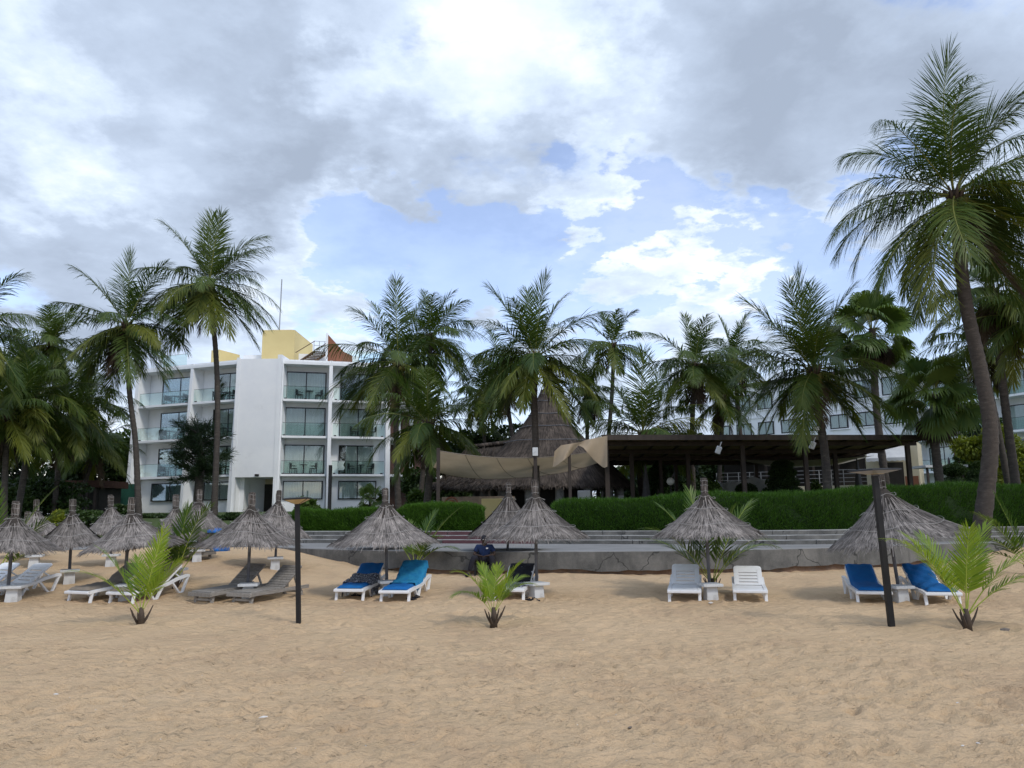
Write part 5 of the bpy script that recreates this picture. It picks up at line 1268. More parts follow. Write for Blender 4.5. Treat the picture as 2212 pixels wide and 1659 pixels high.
# fan palms
def fan_leaf(root, P0, d, pet, Rf, seed, mat='fan'):
    r = np.random.default_rng(seed); d = unit(np.array(d, float)); up = np.array([0, 0, 1.0])
    s = unit(np.cross(d, up) + 1e-4); nm = np.cross(s, d)
    C = np.array(P0) + d * pet + np.array([0, 0, -0.08 * pet])
    d_ = d; d = unit(d + np.array([0, 0, -0.45 if d[2] < 0.6 else 0.0])); s = unit(np.cross(d, up) + 1e-4); nm = np.cross(s, d)
    ro = r.uniform(-1.2, 1.2); s, nm = s * math.cos(ro) + nm * math.sin(ro), nm * math.cos(ro) - s * math.sin(ro)
    n = 34; a = np.linspace(-2.0, 2.0, n) + r.normal(0, 0.02, n)
    dirs = np.cos(a)[:, None] * d + np.sin(a)[:, None] * s
    w = Rf * 0.062
    wv = -np.sin(a)[:, None] * d + np.cos(a)[:, None] * s
    L = Rf * np.interp(np.abs(a), [0, 1.2, 1.9], [1, 0.95, 0.7])[:, None] * r.uniform(0.9, 1.08, (n, 1))
    pl = np.where(np.arange(n) % 2 == 0, 1, -1)[:, None] * nm * w * 0.25
    p0 = np.repeat(C[None], n, 0); p1 = C + dirs * L * 0.52 + pl; p2 = p1 + unit(dirs + up * -0.4) * L * 0.28; p3 = p2 + unit(dirs + up * -1.3) * L * 0.28
    v = np.stack([p0 - wv * w * 0.1, p0 + wv * w * 0.1, p1 + wv * w, p1 - wv * w, p2 + wv * w * 0.5, p2 - wv * w * 0.5, p3 + wv * w * 0.1, p3 - wv * w * 0.1], 1).reshape(-1, 3)
    q = (np.array([[0, 1, 2, 3], [3, 2, 4, 5], [5, 4, 6, 7]])[None] + (np.arange(n) * 8)[:, None, None]).reshape(-1, 4)
    A = np.array(P0); mid = (A + C) / 2 + np.array([0, 0, 0.05])
    rd = 0.02
    st = np.concatenate([np.stack([p - s * rd, p + s * rd, p + nm * rd], 0) for p in (A, mid, C)])
    b = len(v); sq = np.array([[b + i * 3 + k, b + i * 3 + (k + 1) % 3, b + i * 3 + 3 + (k + 1) % 3, b + i * 3 + 3 + k] for i in range(2) for k in range(3)])
    return np_mesh('fan_leaf' if mat == 'fan' else 'dead_fan_leaf', np.concatenate([v, st]), np.concatenate([q, sq]), [mat, 'rachis'], root, np.concatenate([np.zeros(len(q), int), np.ones(6, int)]))
def fan_palm(label, crown, Y, base, n, pet, Rf, dead, r0, seed, mids=()):
    r = random.Random(seed); C = at(crown[0], crown[1], Y); bp = at(base, 1080, Y); bz = float(gardenz(bp.x, Y))
    root = thing('fan_palm', (bp.x, Y, bz), label, 'palm tree')
    B = Vector((bp.x, Y, bz - 0.15)); mid = [at(a, b, Y) for a, b in mids] or [B.lerp(C, 0.5)]
    trunk(root, [B] + mid + [C + Vector((0, 0, -0.2)), C], r0, r0 * 0.8, 1.2)
    for i in range(n):
        t = (i + 0.5) / n; el = 85 - 130 * t + r.uniform(-16, 16); az = i * 137.5 + r.uniform(-30, 30)
        d = (math.cos(R(el)) * math.cos(R(az)), math.cos(R(el)) * math.sin(R(az)), math.sin(R(el)))
        fan_leaf(root, C, d, pet * r.uniform(0.85, 1.1), Rf * r.uniform(0.85, 1.1), seed * 100 + i)
    for i in range(dead):
        az = i * 137.5; el = -66 + r.uniform(-12, 8)
        d = (math.cos(R(el)) * math.cos(R(az)), math.cos(R(el)) * math.sin(R(az)), math.sin(R(el)))
        fan_leaf(root, C + Vector((0, 0, -0.15 - 0.06 * (i % 5))), d, pet * 0.6, Rf * 0.8, seed * 100 + 60 + i, 'palmdead')
fan_palm('stout fan palm with brown skirt at the end of the pavilion roof', (2016, 862), 33.0, 2038, 38, 1.25, 1.05, 16, 0.19, 21, ((2022, 980),))
fan_palm('taller fan palm between the shaggy palm and the far hotel', (1884, 718), 44, 1920, 40, 1.6, 1.3, 20, 0.22, 22, ((1895, 900),))
fan_palm('small fan palm by the corner of the white hotel', (800, 1078), 40, 800, 16, 0.5, 0.5, 2, 0.09, 23)

# half-grown coconut palms planted in the sand
def young_palm(label, base, spec, L, mats, seed, name='young_palm', npair=34, r0=0.045, stubs=5, lfl=None, wid=0.035, bucket=None, tall=0.28):
    g = gnd(*base); root = thing(name, g, label, 'palm')
    r = random.Random(seed)
    MB().tube([g + Vector((0, 0, -0.06)), g + Vector((0.01, 0, tall * 0.5)), g + Vector((0, 0, tall))], [r0 * 1.5, r0 * 1.15, r0 * 0.7], 9).build('stem', 'rachisd', root, True)
    for i in range(stubs):
        a = r.uniform(0, 6.28); l = r.uniform(0.16, 0.30)
        p = g + Vector((r0 * math.cos(a), r0 * math.sin(a), 0.02)); q = p + Vector((math.cos(a) * l * 0.55, math.sin(a) * l * 0.55, l))
        MB().tube([p, p.lerp(q, 0.6) + Vector((0, 0, -0.02)), q], [0.022, 0.016, 0.008], 5).build('cut_stalk', 'rachisd', root)
    for i, sp in enumerate(spec):
        a, w, ls, gg = sp[:4]
        frond(root, g + Vector((0.02 * math.cos(R(a)), 0, tall * 0.6)), a, w, L * ls, gg, list(mats), seed * 50 + i, (0.08, 0, 0), int(npair / 1.4), lfl=lfl or L * 0.31, wid=wid * 1.05, stalk=0.27, vee=0.30, hang=0.30, messy=0.06, twist=sp[4] if len(sp) > 4 else 0.0)
YM = ('palmyoung', 'rachisy'); MM = ('palmmid', 'rachisy')
young_palm('bright green young palm in front of the taupe cushion loungers', (303, 1349), [(78, -6, 1.28, 0.30, 0.7), (86, 14, 1.05, 0.35, -0.5), (112, -8, 1.15, 0.85), (124, -18, 1.22, 1.0), (68, 8, 0.9, 0.7, 0.5), (104, 16, 0.9, 0.7)], 1.14, YM, 1, wid=0.027)
young_palm('bright green young palm before the lounger with the black towel', (1066, 1350), [(112, -6, 1.1, 1.5), (100, 10, 0.9, 1.1), (72, -8, 1.1, 0.9), (60, 4, 1.0, 1.5), (88, 12, 0.85, 0.8), (122, -18, 0.95, 1.5), (66, 16, 1.0, 1.2)], 0.92, YM, 2, wid=0.026)
young_palm('bright green young palm beside the leaning black lamp post', (2090, 1357), [(116, -4, 1.40, 1.35), (108, 14, 1.15, 0.9), (92, -12, 1.08, 0.40, 0.6), (76, 6, 1.2, 0.9), (60, -8, 1.35, 1.2), (68, 20, 1.2, 1.1), (48, -10, 1.25, 1.1), (100, 20, 1.1, 0.7)], 1.22, YM, 3, npair=40, wid=0.028)
young_palm('tall dark young palm behind the taupe cushion loungers', (377, 1272), [(86, 0, 1.1, 0.6, 0.5), (74, -8, 1.3, 0.95), (64, 10, 1.2, 1.1), (106, 6, 0.85, 0.7)], 1.5, MM, 4, wid=0.042)
young_palm('young palm growing behind the umbrella of the blue loungers', (896, 1240), [(62, 0, 1.35, 0.6), (78, 15, 1.1, 0.6), (118, 0, 0.9, 1.2), (100, 15, 0.9, 0.9), (50, -10, 0.9, 1.2), (70, -20, 0.9, 1.2)], 1.5, MM, 5, wid=0.042)
young_palm('young palm spreading around the pole between the plain white loungers', (1540, 1278), [(112, 8, 1.15, 0.9), (122, -5, 1.12, 1.15), (98, 12, 1.2, 0.5), (68, 10, 1.2, 0.7), (80, -6, 0.95, 0.8), (62, -12, 0.95, 1.3), (52, 5, 1.0, 1.2), (128, 15, 1.0, 0.9)], 1.75, MM, 6, wid=0.045)
young_palm('palm shoot at the right end of the terrace wall'.replace('right end', 'sandy end'), (2226, 1240), [(120, 0, 1.2, 0.9), (136, -10, 1.15, 0.9), (105, 5, 1.2, 0.5), (70, 0, 1, 0.6), (148, 10, 1.1, 0.8)], 1.5, MM, 7, wid=0.045)
young_palm('palm shoot beside the first umbrella at the beach end', (-12, 1262), [(58, 0, 1.25, 0.7), (72, 10, 1.3, 0.5), (95, 0, 1.2, 0.5), (42, -10, 1.1, 0.9)], 1.7, MM, 8, wid=0.045)

# ------------------------------------------------------------------ trees and shrubs
def leaf_cloud(clumps, n, seed, ls, lw, flat=0.5):
    r = np.random.default_rng(seed); w = np.array([c[3] * c[4] * c[5] for c in clumps]) ** 0.67; w = w / w.sum()
    k = r.choice(len(clumps), n, p=w); C = np.array(clumps)[k]
    d = unit(r.normal(size=(n, 3))); rad = r.uniform(0.25, 1, n)[:, None] ** 0.45
    p = C[:, :3] + d * C[:, 3:6] * rad
    dirs = unit(d + r.normal(0, 0.8, (n, 3)) + np.array([0, 0, -0.1]))
    return leaves(p, dirs, r.uniform(0.7, 1.3, n) * ls, r.uniform(0.7, 1.3, n) * lw, seed, 0.3)
def shrub(name, label, cat, x, Y, w, ytop, clumps, n, mat, seed, ls=0.14, lw=0.09, stem=0.06, stemh=0.4):
    """clumps given in fractions of the width and height"""
    g = on_garden(x, Y); zt = at(x, ytop, Y).z; H = zt - g.z; W = w / FPX * Y
    root = thing(name, g, label, cat)
    cl = [(g.x + a * W, g.y + b * W * 0.6, g.z + c * H, d * W, d * W * 0.8, e_ * H) for a, b, c, d, e_ in clumps]
    v, q = leaf_cloud(cl, n, seed, ls, lw)
    tag(np_mesh('crown', v, q, mat, root), kind='stuff')
    r = random.Random(seed); tr = MB()
    tr.tube([g + Vector((0, 0, -0.1)), g + Vector((0.03, 0, H * stemh * 0.6)), g + Vector((0, 0, H * stemh))], [stem * 1.3, stem, stem * 0.7], 8)
    for c in cl[:7]:
        tr.tube([g + Vector((0, 0, H * stemh * 0.8)), Vector(((g.x + c[0]) / 2, (g.y + c[1]) / 2, (g.z + H * stemh + c[2]) / 2)), Vector(c[:3])], [stem * 0.6, stem * 0.4, stem * 0.15], 5)
    tr.build('trunk', 'bark', root, True)
    return root
def rclumps(n, seed, z0=0.35, z1=0.9, sp=0.42, s0=0.14, s1=0.24, hs=0.14):
    r = random.Random(seed); out = []
    for i in range(n):
        c = z0 + (z1 - z0) * r.random(); k = 1 - 0.55 * abs((c - z0) / (z1 - z0) - 0.4)
        out.append((r.uniform(-sp, sp) * k, r.uniform(-sp, sp) * k, c, r.uniform(s0, s1), r.uniform(hs * 0.7, hs * 1.2)))
    return out
shrub('broadleaf_tree', 'leafy green tree between the left palms and the hotel', 'tree', 244, 63, 150, 938, rclumps(20, 1), 9000, 'broad', 31, 0.28, 0.17, 0.2)
shrub('broadleaf_tree', 'dark shady tree behind the garden kiosk', 'tree', 60, 60, 260, 905, rclumps(22, 2, 0.15, 0.9), 10000, 'dark', 32, 0.32, 0.2, 0.2)
shrub('broadleaf_tree', 'dark tree behind the low arching palm', 'tree', 185, 61, 190, 965, rclumps(18, 3, 0.12, 0.9), 8000, 'dark', 33, 0.3, 0.18, 0.18)
shrub('broadleaf_tree', 'dark bushy tree between hut and pavilion', 'tree', 1440, 52, 180, 985, rclumps(22, 4, 0.15, 0.9), 8000, 'dark', 34, 0.26, 0.16, 0.16)
shrub('broadleaf_tree', 'dark low thicket between the hotel end and the hut', 'tree', 960, 53, 170, 1005, rclumps(22, 25, 0.1, 0.9), 9000, 'dark', 54, 0.26, 0.16, 0.14)
shrub('broadleaf_tree', 'dark bushy tree behind the thatched hut', 'tree', 1060, 58, 230, 925, rclumps(22, 5, 0.1, 0.9), 10000, 'dark', 35, 0.3, 0.18, 0.16)
shrub('broadleaf_tree', 'wide dark thicket seen through the pavilion posts', 'tree', 1395, 62, 260, 1000, rclumps(24, 21, 0.05, 0.9), 7000, 'dark', 51, 0.34, 0.2, 0.16)
shrub('broadleaf_tree', 'dark bushy tree before the far hotel end', 'tree', 1530, 60, 130, 935, rclumps(18, 9, 0.1, 0.9), 6000, 'dark', 36, 0.3, 0.18, 0.16)
shrub('broadleaf_tree', 'lime-leaved tree among the right-hand palms', 'tree', 2150, 42, 150, 915, rclumps(18, 6, 0.3, 0.92), 6500, 'lime', 37, 0.2, 0.13, 0.12)
shrub('broadleaf_tree', 'dark green tree behind the lime-leaved tree', 'tree', 2190, 47, 190, 900, rclumps(20, 7, 0.1, 0.9), 7000, 'dark', 38, 0.24, 0.15, 0.14)
shrub('climbing_shrub', 'tall green shrub against the far hotel balconies', 'shrub', 2105, 46, 70, 935, rclumps(14, 8, 0.2, 0.92, 0.3), 5000, 'broad', 39, 0.18, 0.11, 0.1)
shrub('lime_bush', 'lime yellow bush behind the beach umbrellas', 'bush', 122, 34, 50, 1098, rclumps(10, 9, 0.3, 0.85), 2200, 'lime', 40, 0.13, 0.08, 0.04)
shrub('lime_bush', 'low lime bush under the white dust sheet', 'bush', 1606, 40, 24, 1062, rclumps(7, 10, 0.3, 0.85), 700, 'lime', 41, 0.12, 0.07, 0.03)
shrub('dark_bush', 'dark bush below the garden kiosk posts', 'bush', 190, 38, 110, 1085, rclumps(12, 11, 0.2, 0.85), 3500, 'dark', 42, 0.14, 0.09, 0.05)
shrub('dark_bush', 'tall dark bush between the kiosk and the left palms', 'bush', 95, 47, 190, 1035, rclumps(16, 22, 0.15, 0.9), 6000, 'dark', 52, 0.2, 0.12, 0.06)
shrub('dark_bush', 'dark bush at the beach-edge palm foot', 'bush', 5, 44, 120, 1050, rclumps(14, 23, 0.15, 0.9), 4000, 'dark', 53, 0.2, 0.12, 0.06)
shrub('dark_bush', 'dark bush below the green screen fence', 'bush', 262, 42, 70, 1090, rclumps(10, 12, 0.2, 0.85), 2500, 'dark', 43, 0.14, 0.09, 0.05)
shrub('dark_bush', 'low dark bush at the foot of the hotel end', 'bush', 330, 44, 90, 1112, rclumps(10, 13, 0.2, 0.85), 2200, 'dark', 44, 0.13, 0.08, 0.04)
shrub('dark_bush', 'low dark bush before the hotel portal', 'bush', 505, 42, 70, 1110, rclumps(9, 14, 0.2, 0.85), 1800, 'dark', 45, 0.13, 0.08, 0.04)
shrub('leafy_shrub', 'broad-leaved shrub under the hotel ground-floor window', 'shrub', 665, 42, 52, 1078, rclumps(10, 15, 0.3, 0.88), 1200, 'broad', 46, 0.2, 0.14, 0.04)
shrub('leafy_shrub', 'bright shrub beside the palm trunks at the hotel corner', 'shrub', 905, 40, 60, 1060, rclumps(12, 16, 0.2, 0.88), 2200, 'broad', 47, 0.22, 0.09, 0.04)
shrub('leafy_shrub', 'leafy shrub just behind the middle umbrella top', 'shrub', 1535, 37, 44, 1035, rclumps(10, 17, 0.2, 0.9), 1800, 'broad', 48, 0.13, 0.08, 0.04)
shrub('variegated_shrub', 'pale variegated shrub behind the hedge beside the shaggy palm', 'shrub', 1768, 39, 40, 1040, rclumps(10, 18, 0.2, 0.9), 1600, 'fan', 49, 0.22, 0.06, 0.04)
shrub('leafy_shrub', 'low shrub before the cream kiosk counter', 'shrub', 1945, 42, 120, 1068, rclumps(12, 19, 0.2, 0.85), 2500, 'broad', 50, 0.14, 0.09, 0.04)
# clipped topiaries
def topiary(label, x, Y, balls, seed, trunkw=0.06):
    g = on_garden(x, Y); root = thing('topiary', g, label, 'shrub')
    zt = at(x, balls[-1][0], Y).z
    MB().tube([g + Vector((0, 0, -0.1)), Vector((g.x, g.y, zt))], [trunkw, trunkw * 0.5], 8).build('trunk', 'bark', root)
    r = np.random.default_rng(seed)
    for yc, hw, hh in balls:
        c = at(x, yc, Y); w, h = hw / FPX * Y, hh / FPX * Y
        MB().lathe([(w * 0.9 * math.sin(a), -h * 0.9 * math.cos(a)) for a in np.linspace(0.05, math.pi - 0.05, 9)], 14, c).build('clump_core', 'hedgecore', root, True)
        n = 1500; d = unit(r.normal(size=(n, 3))); p = np.array(c) + d * np.array([w, w, h]) * r.uniform(0.86, 1.0, (n, 1))
        v, q = leaves(p, d + r.normal(0, 0.5, (n, 3)), 0.11, 0.035, seed, 0.2)
        tag(np_mesh('clump', v, q, 'dark', root), kind='stuff')
topiary('dark clipped topiary in tiers beside the white dust sheet', 1690, 38, [(1060, 40, 10), (1042, 34, 14), (1022, 28, 10), (1006, 22, 10)], 61)
topiary('clipped topiary ball with pointed top beside the globe lamp', 1422, 42, [(1040, 26, 14), (1020, 19, 14), (1008, 10, 10)], 62)
topiary('dark conical topiary at the foot of the lime-leaved tree', 2112, 41, [(1062, 32, 14), (1045, 27, 16), (1026, 18, 16), (1010, 9, 12)], 63)
topiary('broad clipped topiary beside the stout fan palm', 2060, 39, [(1052, 30, 22), (1015, 24, 12)], 64)
topiary('round dark clipped bush under the pavilion', 1612, 41, [(1060, 22, 15)], 65)
# pine before the left hotel wing
g = on_garden(428, 50); pt = thing('pine_tree', g, 'dark feathery pine standing before the hotel wing', 'tree')
tp = [g + Vector((0, 0, -0.1)), at(431, 1040, 50), at(436, 985, 50), at(430, 930, 50)]
MB().tube(tp, [0.34, 0.28, 0.2, 0.06], 10).build('trunk', 'bark', pt, True)
r = np.random.default_rng(71)
limbs = MB(); pts_, dr_ = [], []
for k in range(60):
    t = r.uniform(0.0, 1); b0 = tp[1].lerp(tp[3], t); az = r.uniform(0, 6.28); el = r.uniform(-0.15, 0.75)
    ln = r.uniform(1.0, 2.15) * (1.0 - 0.4 * abs(t - 0.45)); d = Vector((math.cos(az) * math.cos(el), math.sin(az) * math.cos(el), math.sin(el)))
    e1 = b0 + d * ln; limbs.tube([b0, b0.lerp(e1, 0.5) + Vector((0, 0, 0.08)), e1], [0.05, 0.03, 0.012], 5)
    m = 150; s = r.uniform(0.25, 1.05, m)
    pp = np.array(b0)[None] + np.array(d)[None] * (ln * s)[:, None] + r.normal(0, 0.10, (m, 3))
    pts_.append(pp); dr_.append(np.array(d)[None] * 0.7 + r.normal(0, 0.45, (m, 3)) + np.array([0, 0, 0.15]))
limbs.build('limbs', 'bark', pt)
v, q = leaves(np.concatenate(pts_), np.concatenate(dr_), r.uniform(0.3, 0.6, 60 * 150), 0.035, 5, 0.25)
tag(np_mesh('crown', v, q, 'pine', pt), kind='stuff')
# ------------------------------------------------------------------ thatched beach umbrellas
def umbrella(apex, base, halfw, eave_y, label, tilt=0.0, seed=0, table=None, dark=False, prof=1.35, collar=0.30):
    """apex, base: where its top and the foot of its pole stand; halfw, eave_y: its eave"""
    g = gnd(*base); Y = g.y
    A = at(apex[0], apex[1], Y); H = (A - g).length; lean = math.atan2(A.x - g.x, A.z - g.z)
    root = thing('thatched_umbrella', g, label, 'umbrella', 'thatched umbrellas on the beach', ry=lean)
    Rm = halfw / FPX * Y * 0.96; ze = H - (eave_y - apex[1]) / FPX * Y * 0.985
    r = np.random.default_rng(900 + seed)
    local(MB().tube([(0, 0, -0.15), (0, 0, H * 0.93)], 0.034, 10).build('pole', 'pole', smooth=True), root)
    zn = H - collar; rn = 0.062
    TT = Matrix.Translation((0, 0, zn)) @ Matrix.Rotation(tilt, 4, 'Y') @ Matrix.Translation((0, 0, -zn))
    def surf(a, t):
        rr = rn + (Rm - rn) * t ** 1.0 * (0.80 + 0.20 * t); z = zn - (zn - ze) * (t ** (1 / prof) if prof > 1 else t)
        z = zn - (zn - ze) * (0.55 * t ** 0.72 + 0.45 * t)
        ww = 1 + 0.03 * np.sin(3 * a + seed) + 0.02 * np.sin(7 * a + 2 * seed)
        return np.stack([rr * ww * np.cos(a), rr * ww * np.sin(a), z + 0.02 * np.sin(5 * a + seed) * t], -1)
    ts = np.linspace(0, 0.97, 8)
    core = MB(); NA = 28
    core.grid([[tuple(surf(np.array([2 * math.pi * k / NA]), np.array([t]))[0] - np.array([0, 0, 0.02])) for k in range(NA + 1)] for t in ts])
    co = local(core.build('light_block_cone', 'thatchcore', smooth=True), root); co.matrix_basis = TT  # solid dark cone added beneath the strands to block light
    # ribs under the roof
    rb = MB()
    for k in range(8):
        a = 2 * math.pi * k / 8; p = [tuple(surf(np.array([a]), np.array([t]))[0] - np.array([0, 0, 0.05])) for t in (0.05, 0.5, 0.92)]
        rb.tube(p, 0.012, 5)
    ro = local(rb.build('ribs', 'wood'), root); ro.matrix_basis = TT
    V, Q, off = [], [], 0
    for n, ln, t0 in ((1500, 0.40, 0.0), (1500, 0.26, 0.25), (1000, 0.13, 0.70), (600, 0.07, 0.86)):
        v, q = thatch_strands(surf, n, seed * 7 + int(t0 * 100), ln, 0.015, 0.020, t0)
        V.append(v); Q.append(q + off); off += len(v)
    V = np.concatenate(V); Q = np.concatenate(Q)
    to = np_mesh('thatch', V, Q, 'thatch'); local(to, root); to.matrix_basis = TT; tag(to, kind='stuff')
    # bundle tied round the pole head
    cv = []; n = 300
    a = r.uniform(0, 2 * math.pi, n); rr = r.uniform(0.02, 0.068, n)
    p0 = np.stack([rr * np.cos(a), rr * np.sin(a), zn - 0.03 + 0 * a], 1); d = np.stack([r.normal(0, 0.03, n), r.normal(0, 0.03, n), 1 + 0 * a], 1)
    v, q = leaves(p0, d, collar * r.uniform(0.85, 1.08, n), 0.022, seed)
    b = np_mesh('tied_top', v, q, 'thatch'); local(b, root); tag(b, kind='stuff')
    local(MB().lathe([(0.062, zn - 0.02), (0.066, H - 0.04), (0.04, H - 0.01)], 12).build('top_core', 'thatchcore', smooth=True), root)
    for z in (zn + 0.01, zn + collar * 0.45, zn + collar * 0.75)[:2 + seed % 2]:
        local(MB().tube([(0.074 * math.cos(t), 0.074 * math.sin(t), z + 0.008 * math.sin(3 * t)) for t in np.linspace(0, 2 * math.pi, 17)], 0.0045, 4).build('tie_wire', 'rope'), root)
    for t in (0.12, 0.42 + 0.05 * r.uniform(-1, 1), 0.80 + 0.04 * r.uniform(-1, 1)):
        aa = np.linspace(0, 2 * math.pi, 41); tt = t + 0.02 * np.sin(aa * 2 + seed) + 0.018 * np.sin(aa * 5 + seed * 2)
        P_ = surf(aa, tt); o_ = np.stack([np.cos(aa), np.sin(aa), 0 * aa + 0.9], 1) * 0.034
        w = local(MB().tube([tuple(x) for x in P_ + o_], 0.0038, 4).build('thatch_wire', 'rope'), root); w.matrix_basis = TT
    if table:
        tx, ty, rot = table; tg = gnd(tx, ty)
        s = thing('side_table', tg, 'concrete table at the foot of the ' + ' '.join(label.split()[:9]), 'table', 'concrete tables under the umbrellas', rotz=rot)
        local(MB().box(-0.2, 0.2, -0.2, 0.2, 0.27, 0.325).build('table_top', 'tablew', bevel=0.008), s)
        m = MB(); v = [(sx * w_, sy * w_, z) for z, w_ in ((-0.06, 0.125), (0.269, 0.105)) for sx, sy in ((-1, -1), (1, -1), (1, 1), (-1, 1))]
        m.add(v, [(0, 1, 5, 4), (1, 2, 6, 5), (2, 3, 7, 6), (3, 0, 4, 7), (4, 5, 6, 7), (3, 2, 1, 0)])
        local(m.build('pedestal', 'tablew', bevel=0.008), s)
    return root
umbrella((35, 1081), (15, 1297), 86, 1178, 'grey thatched umbrella over the two bare white loungers', 0.02, 1, (28, 1300, 0.2))
umbrella((79, 1078), (73, 1222), 47, 1144, 'small thatched umbrella just before the lime bush', 0, 2, (73, 1226, 0.4))
umbrella((60, 1104), (56, 1205), 40, 1150, 'thatched umbrella half hidden behind the one by the lime bush', 0, 3)
umbrella((158, 1077), (149, 1257), 62, 1168, 'thatched umbrella with an empty table beside the bare white loungers', 0, 4, (149, 1261, 0.5))
umbrella((239, 1068), (240, 1221), 50, 1141, 'thatched umbrella below the green screen fence', 0, 5, (239, 1224, 0.3))
umbrella((285, 1073), (266, 1292), 90, 1174, 'tilted thatched umbrella over the taupe cushion loungers', -0.12, 6, (272, 1296, 0.2))
umbrella((380, 1067), (377, 1262), 50, 1150, 'thatched umbrella beside the tall dark young palm', 0, 7, (381, 1258, 0.1))
umbrella((431, 1056), (427, 1210), 58, 1130, 'thatched umbrella over the stacked loungers', 0.05, 8, (425, 1213, 0.4))
umbrella((545, 1062), (534, 1290), 92, 1166, 'thatched umbrella over the two wooden loungers', 0.0, 9, (536, 1294, 0.2))
umbrella((603, 1058), (594, 1226), 68, 1146, 'thatched umbrella standing behind the wooden loungers', 0.06, 10, (594, 1230, 0.3))
umbrella((832, 1053), (836, 1283), 104, 1164, 'wide thatched umbrella over the two blue lounger cushions', 0.0, 11, (838, 1287, 0.3))
umbrella((831, 1066), (830, 1224), 62, 1150, 'thatched umbrella hidden behind the wide one', 0.0, 12, (832, 1228, 0.4))
umbrella((1099, 1041), (1096, 1236), 78, 1148, 'thatched umbrella behind the seated person', 0.0, 13)
umbrella((1155, 1035), (1160, 1288), 95, 1150, 'thatched umbrella over the lounger with the black towel', 0.0, 14, (1159, 1293, 0.55))
umbrella((1520, 1031), (1534, 1291), 103, 1146, 'thatched umbrella between the two plain white loungers', 0.0, 15, (1536, 1296, 0.1))
umbrella((1901, 1022), (1945, 1296), 124, 1154, 'thatched umbrella tipped over the two deep blue loungers', -0.09, 16, (1946, 1301, 0.15))

# ------------------------------------------------------------------ loungers (foot at y 0, head at y 1.85)
HINGE, BANG, BLEN, SH = 1.05, R(31), 0.74, 0.245
def make_plastic(bang=BANG):
    root = thing('sun_lounger', (0, 0, 0), '', 'sun lounger', 'white plastic sun loungers')
    add = lambda m, n, bev=0.012: local(m.build(n, 'plastic', bevel=bev), root)
    W = 0.31
    for sx in (-1, 1):
        x0, x1 = (sx * W - 0.035, sx * W + 0.035)
        m = MB(); prof = [(0.0, 0.225), (0.25, 0.242), (1.0, 0.242), (1.2, 0.265), (1.45, 0.325), (1.80, 0.36), (1.86, 0.345)]
        for (ya, za), (yb, zb) in zip(prof[:-1], prof[1:]):
            v = [(x, y, z) for (y, z) in ((ya, za - 0.035), (yb, zb - 0.035), (yb, zb + 0.03), (ya, za + 0.03)) for x in (x0, x1)]
            m.add(v, [(0, 1, 3, 2), (2, 3, 5, 4), (4, 5, 7, 6), (6, 7, 1, 0), (0, 2, 4, 6), (1, 7, 5, 3)])
        add(m, 'side_rail', 0)
        for pts in ([(0.12, 0.225), (0.05, -0.04)], [(0.52, 0.23), (0.70, -0.04)], [(0.98, 0.23), (0.78, -0.04), (0.70, -0.03)], [(1.28, 0.27), (1.52, -0.03)], [(1.83, 0.34), (1.62, -0.03), (1.52, -0.025)]):
            m = MB()
            for a, b in zip(pts[:-1], pts[1:]): m.beam((sx * W, a[0], a[1]), (sx * W, b[0], b[1]), 0.05, 0.06, (1, 0, 0))
            add(m, 'leg', 0.006)
    n = 9
    for k in range(n):
        y0 = 0.03 + k * (HINGE - 0.05) / n; y1 = y0 + (HINGE - 0.05) / n - 0.018
        add(MB().box(-W + 0.036, W - 0.036, y0, y1, 0.235, 0.260), 'seat_slat', 0.006)
    m = MB(); m.box(-W - 0.035, W + 0.035, -0.035, 0.026, 0.195, 0.252); add(m, 'foot_bar')
    T = Matrix.Translation((0, HINGE, SH + 0.015)) @ Matrix.Rotation(bang, 4, 'X')
    bk = MB()
    for sx in (-1, 1): bk.box(sx * 0.25 - 0.05, sx * 0.25 + 0.05, 0, BLEN - 0.09, -0.018, 0.018, T)
    ys = [0.0, 0.13, 0.25, 0.37, 0.49, 0.61]
    for k in range(5): bk.box(-0.2, 0.2, ys[k], ys[k + 1] - 0.035, -0.014, 0.014, T)
    top = [(-0.30, BLEN - 0.09), (-0.285, BLEN - 0.03), (-0.23, BLEN), (0.23, BLEN), (0.285, BLEN - 0.03), (0.30, BLEN - 0.09), (0.2, 0.575), (-0.2, 0.575)]
    v = [T @ Vector((x, y, z)) for z in (-0.017, 0.017) for x, y in top]; nn = len(top)
    bk.add(v, [tuple(reversed(range(nn))), tuple(range(nn, 2 * nn))] + [(i, (i + 1) % nn, nn + (i + 1) % nn, nn + i) for i in range(nn)])
    add(bk, 'backrest', 0.006)
    tp = T @ Vector((0, BLEN * 0.62, -0.02))
    for sx in (-1, 1): add(MB().beam((sx * 0.22, tp.y, tp.z), (sx * 0.22, 1.66, 0.33), 0.03, 0.03), 'back_strut', 0)
    return root
